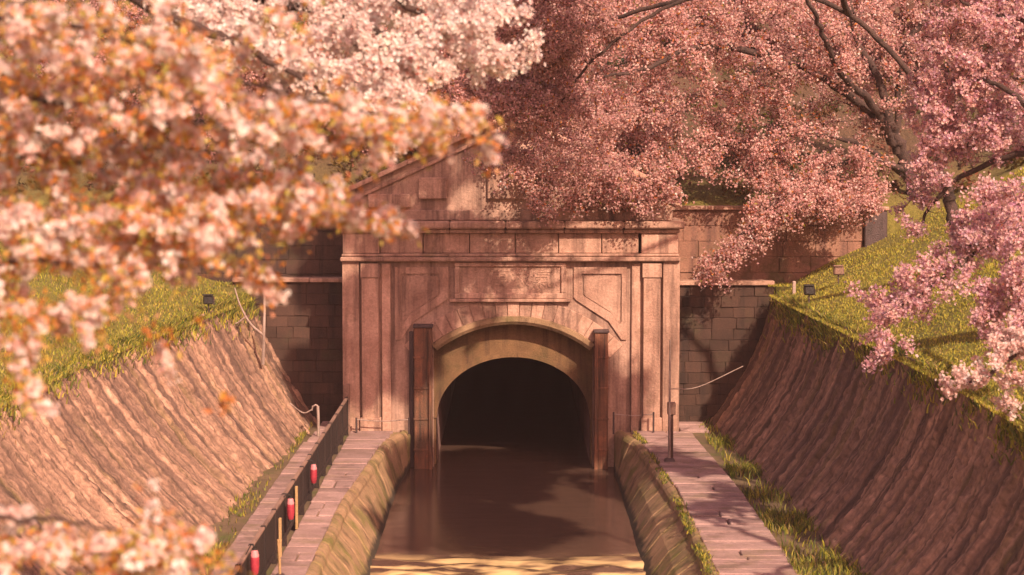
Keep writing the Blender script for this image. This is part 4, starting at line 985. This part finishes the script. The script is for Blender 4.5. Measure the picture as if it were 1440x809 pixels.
# ------------------------------------------------------------------ grass and undergrowth
def blades(name, xy, z, h, cols, wts, lean=0.7, wid=0.014):
    n = len(xy); a = rng.uniform(0, 2 * math.pi, n); hh = h * rng.uniform(0.5, 1.35, n)
    dx, dy = np.cos(a), np.sin(a); ln = lean * hh * rng.uniform(0.2, 1.2, n); b = rng.uniform(0, 2 * math.pi, n)
    base = np.column_stack([xy, z - 0.02]); side = np.column_stack([dx, dy, 0 * dx]) * wid * rng.uniform(0.7, 1.4, n)[:, None]
    mid = base + np.column_stack([np.cos(b) * ln * 0.3, np.sin(b) * ln * 0.3, hh * 0.6]); tip = base + np.column_stack([np.cos(b) * ln, np.sin(b) * ln, hh])
    V = np.stack([base - side, base + side, mid + side * 0.7, tip, mid - side * 0.7], 1)
    f = np.arange(n)[:, None] * 5
    Q = np.concatenate([f + np.array([[0, 1, 2, 4]])])
    T = f + np.array([[4, 2, 3, 3]])
    # tip as a thin quad keeps one face size
    V = np.concatenate([V, (tip + side * 0.08)[:, None, :]], 1); f = np.arange(n)[:, None] * 6
    Q = np.concatenate([f + np.array([[0, 1, 2, 4]]), f + np.array([[4, 2, 5, 3]])])
    c = palette(n, cols, wts, 0.09)
    tag(link(name, np_mesh(name, V.reshape(-1, 3), Q, col=np.repeat(c, 6, axis=0)), M_blade), 'grass', None, None, 'stuff')
    return bpy.context.scene.collection.objects[-1]
YEL = (0.48, 0.41, 0.07); GRN = (0.25, 0.25, 0.045); DGR = (0.10, 0.12, 0.03); DRY = (0.36, 0.24, 0.10)
def bank_pts(side, n, y0, y1, wmax):
    y = rng.uniform(y0, y1, n); _, xt, _ = wall_line(side, y); off = rng.random(n) ** 1.3 * wmax - 0.25
    x = xt + side * off; return np.column_stack([x, y])
xy = bank_pts(1, 90000, 34, 63.0, 10.0)
o = blades('grass', xy, ground_z(xy[:, 0], xy[:, 1]), 0.07, [YEL, GRN, DRY, DGR], [6, 4, 1.0, 0.3]); o['label'] = 'short yellow green grass on the sunlit right bank'; o['category'] = 'grass'
xy = bank_pts(-1, 36000, 36, 63.0, 8.0)
o = blades('grass', xy, ground_z(xy[:, 0], xy[:, 1]), 0.10, [YEL, GRN, DRY, DGR], [3, 4, 1.5, 1.5]); o['label'] = 'short green grass on the left bank above the wall'; o['category'] = 'grass'
# overhanging fringe along the wall tops and tufts along the feet
def foot_pts(side, n, x0, clump):
    y = rng.uniform(34, 61.8, n); bx, _, _ = wall_line(side, y)
    k = vnoise(y * 0.55, y * 0 + side * 7, 5); keep = rng.random(n) < np.clip((k - 0.25) * clump, 0.05, 1)
    x = np.where(side > 0, rng.uniform(0, 1, n) * (bx + 0.15 - x0) + x0, x0 - rng.uniform(0, 1, n) * (x0 - bx + 0.1))
    return np.column_stack([x, y])[keep]
xy = foot_pts(1, 11000, 5.85, 2.4)
o = blades('grass', xy, np.full(len(xy), ZW - 0.06), 0.20, [GRN, DGR, YEL, DRY], [4, 3.5, 1.5, 1]); o['label'] = 'weedy green grass strip along the foot of the right wall'; o['category'] = 'grass'
xy = foot_pts(-1, 6000, -6.28, 1.8)
o = blades('grass', xy, np.full(len(xy), ZW - 0.06), 0.13, [GRN, DGR, YEL, DRY], [3, 3, 2, 2]); o['label'] = 'thin green weeds along the foot of the left wall'; o['category'] = 'grass'
y = rng.uniform(34, 59.5, 2600); k = vnoise(y * 0.9, y * 0, 15); sel = k > 0.5; y = y[sel]
xy = np.column_stack([np.interp(y, [48, 57.5, 60], [4.10, 3.9, 3.7]) + rng.normal(0, 0.06, len(y)), y])
o = blades('grass', xy, np.full(len(xy), ZW + 0.0), 0.09, [GRN, DGR, YEL], [3, 3, 2]); o['label'] = 'small tufts in the joint between right walkway and canal wall'; o['category'] = 'grass'
for side, lab in ((1, 'ragged grass fringe hanging over the right wall top'), (-1, 'ragged grass fringe hanging over the left wall top')):
    n = 15000; y = rng.uniform(34, 62.4, n); k = vnoise(y * 1.1, y * 0 + side, 51) * 0.6 + vnoise(y * 3.5, y * 0 + side, 52) * 0.4
    y = y[rng.random(n) < np.clip((k - 0.3) * 2.6, 0.06, 1)]; bx, xt, zt = wall_line(side, y); off = rng.normal(-0.02, 0.16, len(y))
    v_ = np.clip(1 + off / np.abs(xt - bx), 0, 1)
    z = np.where(off < 0, 1.08 + (zt - 1.08) * v_ + 0.02, zt - 0.04)
    xy = np.column_stack([xt + side * off, y])
    o = blades('grass', xy, z, 0.19, [GRN, DGR, YEL, DRY], [3.5, 3, 2, 1.2], 1.1, 0.016); o['label'] = lab; o['category'] = 'grass'
# undergrowth on the hillside
n = 1300; cx = rng.uniform(-26, 30, n); cy = rng.uniform(64.0, 104, n); cz = ground_z(cx, cy)
rr = rng.uniform(0.35, 0.9, n); m = 60
d = rng.normal(size=(n, m, 3)); d /= np.linalg.norm(d, axis=2, keepdims=True); d[:, :, 2] = np.abs(d[:, :, 2]) * 0.8
pos = np.stack([cx, cy, cz], -1)[:, None, :] + d * rr[:, None, None] * rng.uniform(0.5, 1.0, (n, m, 1))
tone = np.repeat(palette(n, [(0.13, 0.09, 0.04), (0.17, 0.095, 0.055), (0.24, 0.12, 0.08), (0.12, 0.11, 0.035)], [3, 4, 4, 1.5], 0.2), m, axis=0)
V, Q, C = scatter(T_LEAF, pos.reshape(-1, 3), rng.uniform(0.16, 0.30, n * m), np.clip(tone * (1 + rng.normal(0, 0.15, (n * m, 1))), 0.01, 0.6))
tag(link('undergrowth', np_mesh('undergrowth', V, Q, col=C), M_leaf), 'brown and green undergrowth covering the hill behind the portal', 'undergrowth', None, 'stuff')

# ------------------------------------------------------------------ soft warm haze in the air
hz = box('haze', -760, 760, -420, 640, -3.0, 62, None, None, bev=0)
hm = bpy.data.materials.new('haze'); hm.use_nodes = True; t = hm.node_tree; t.nodes.clear()
o_ = t.nodes.new('ShaderNodeOutputMaterial'); pv = t.nodes.new('ShaderNodeVolumePrincipled')
pv.inputs['Color'].default_value = (0.97, 0.74, 0.70, 1); pv.inputs['Density'].default_value = 0.00045; pv.inputs['Anisotropy'].default_value = 0.0
t.links.new(pv.outputs[0], o_.inputs['Volume']); hz.data.materials.append(hm); tag(hz, 'thin warm haze in the valley air', None, None, 'stuff')
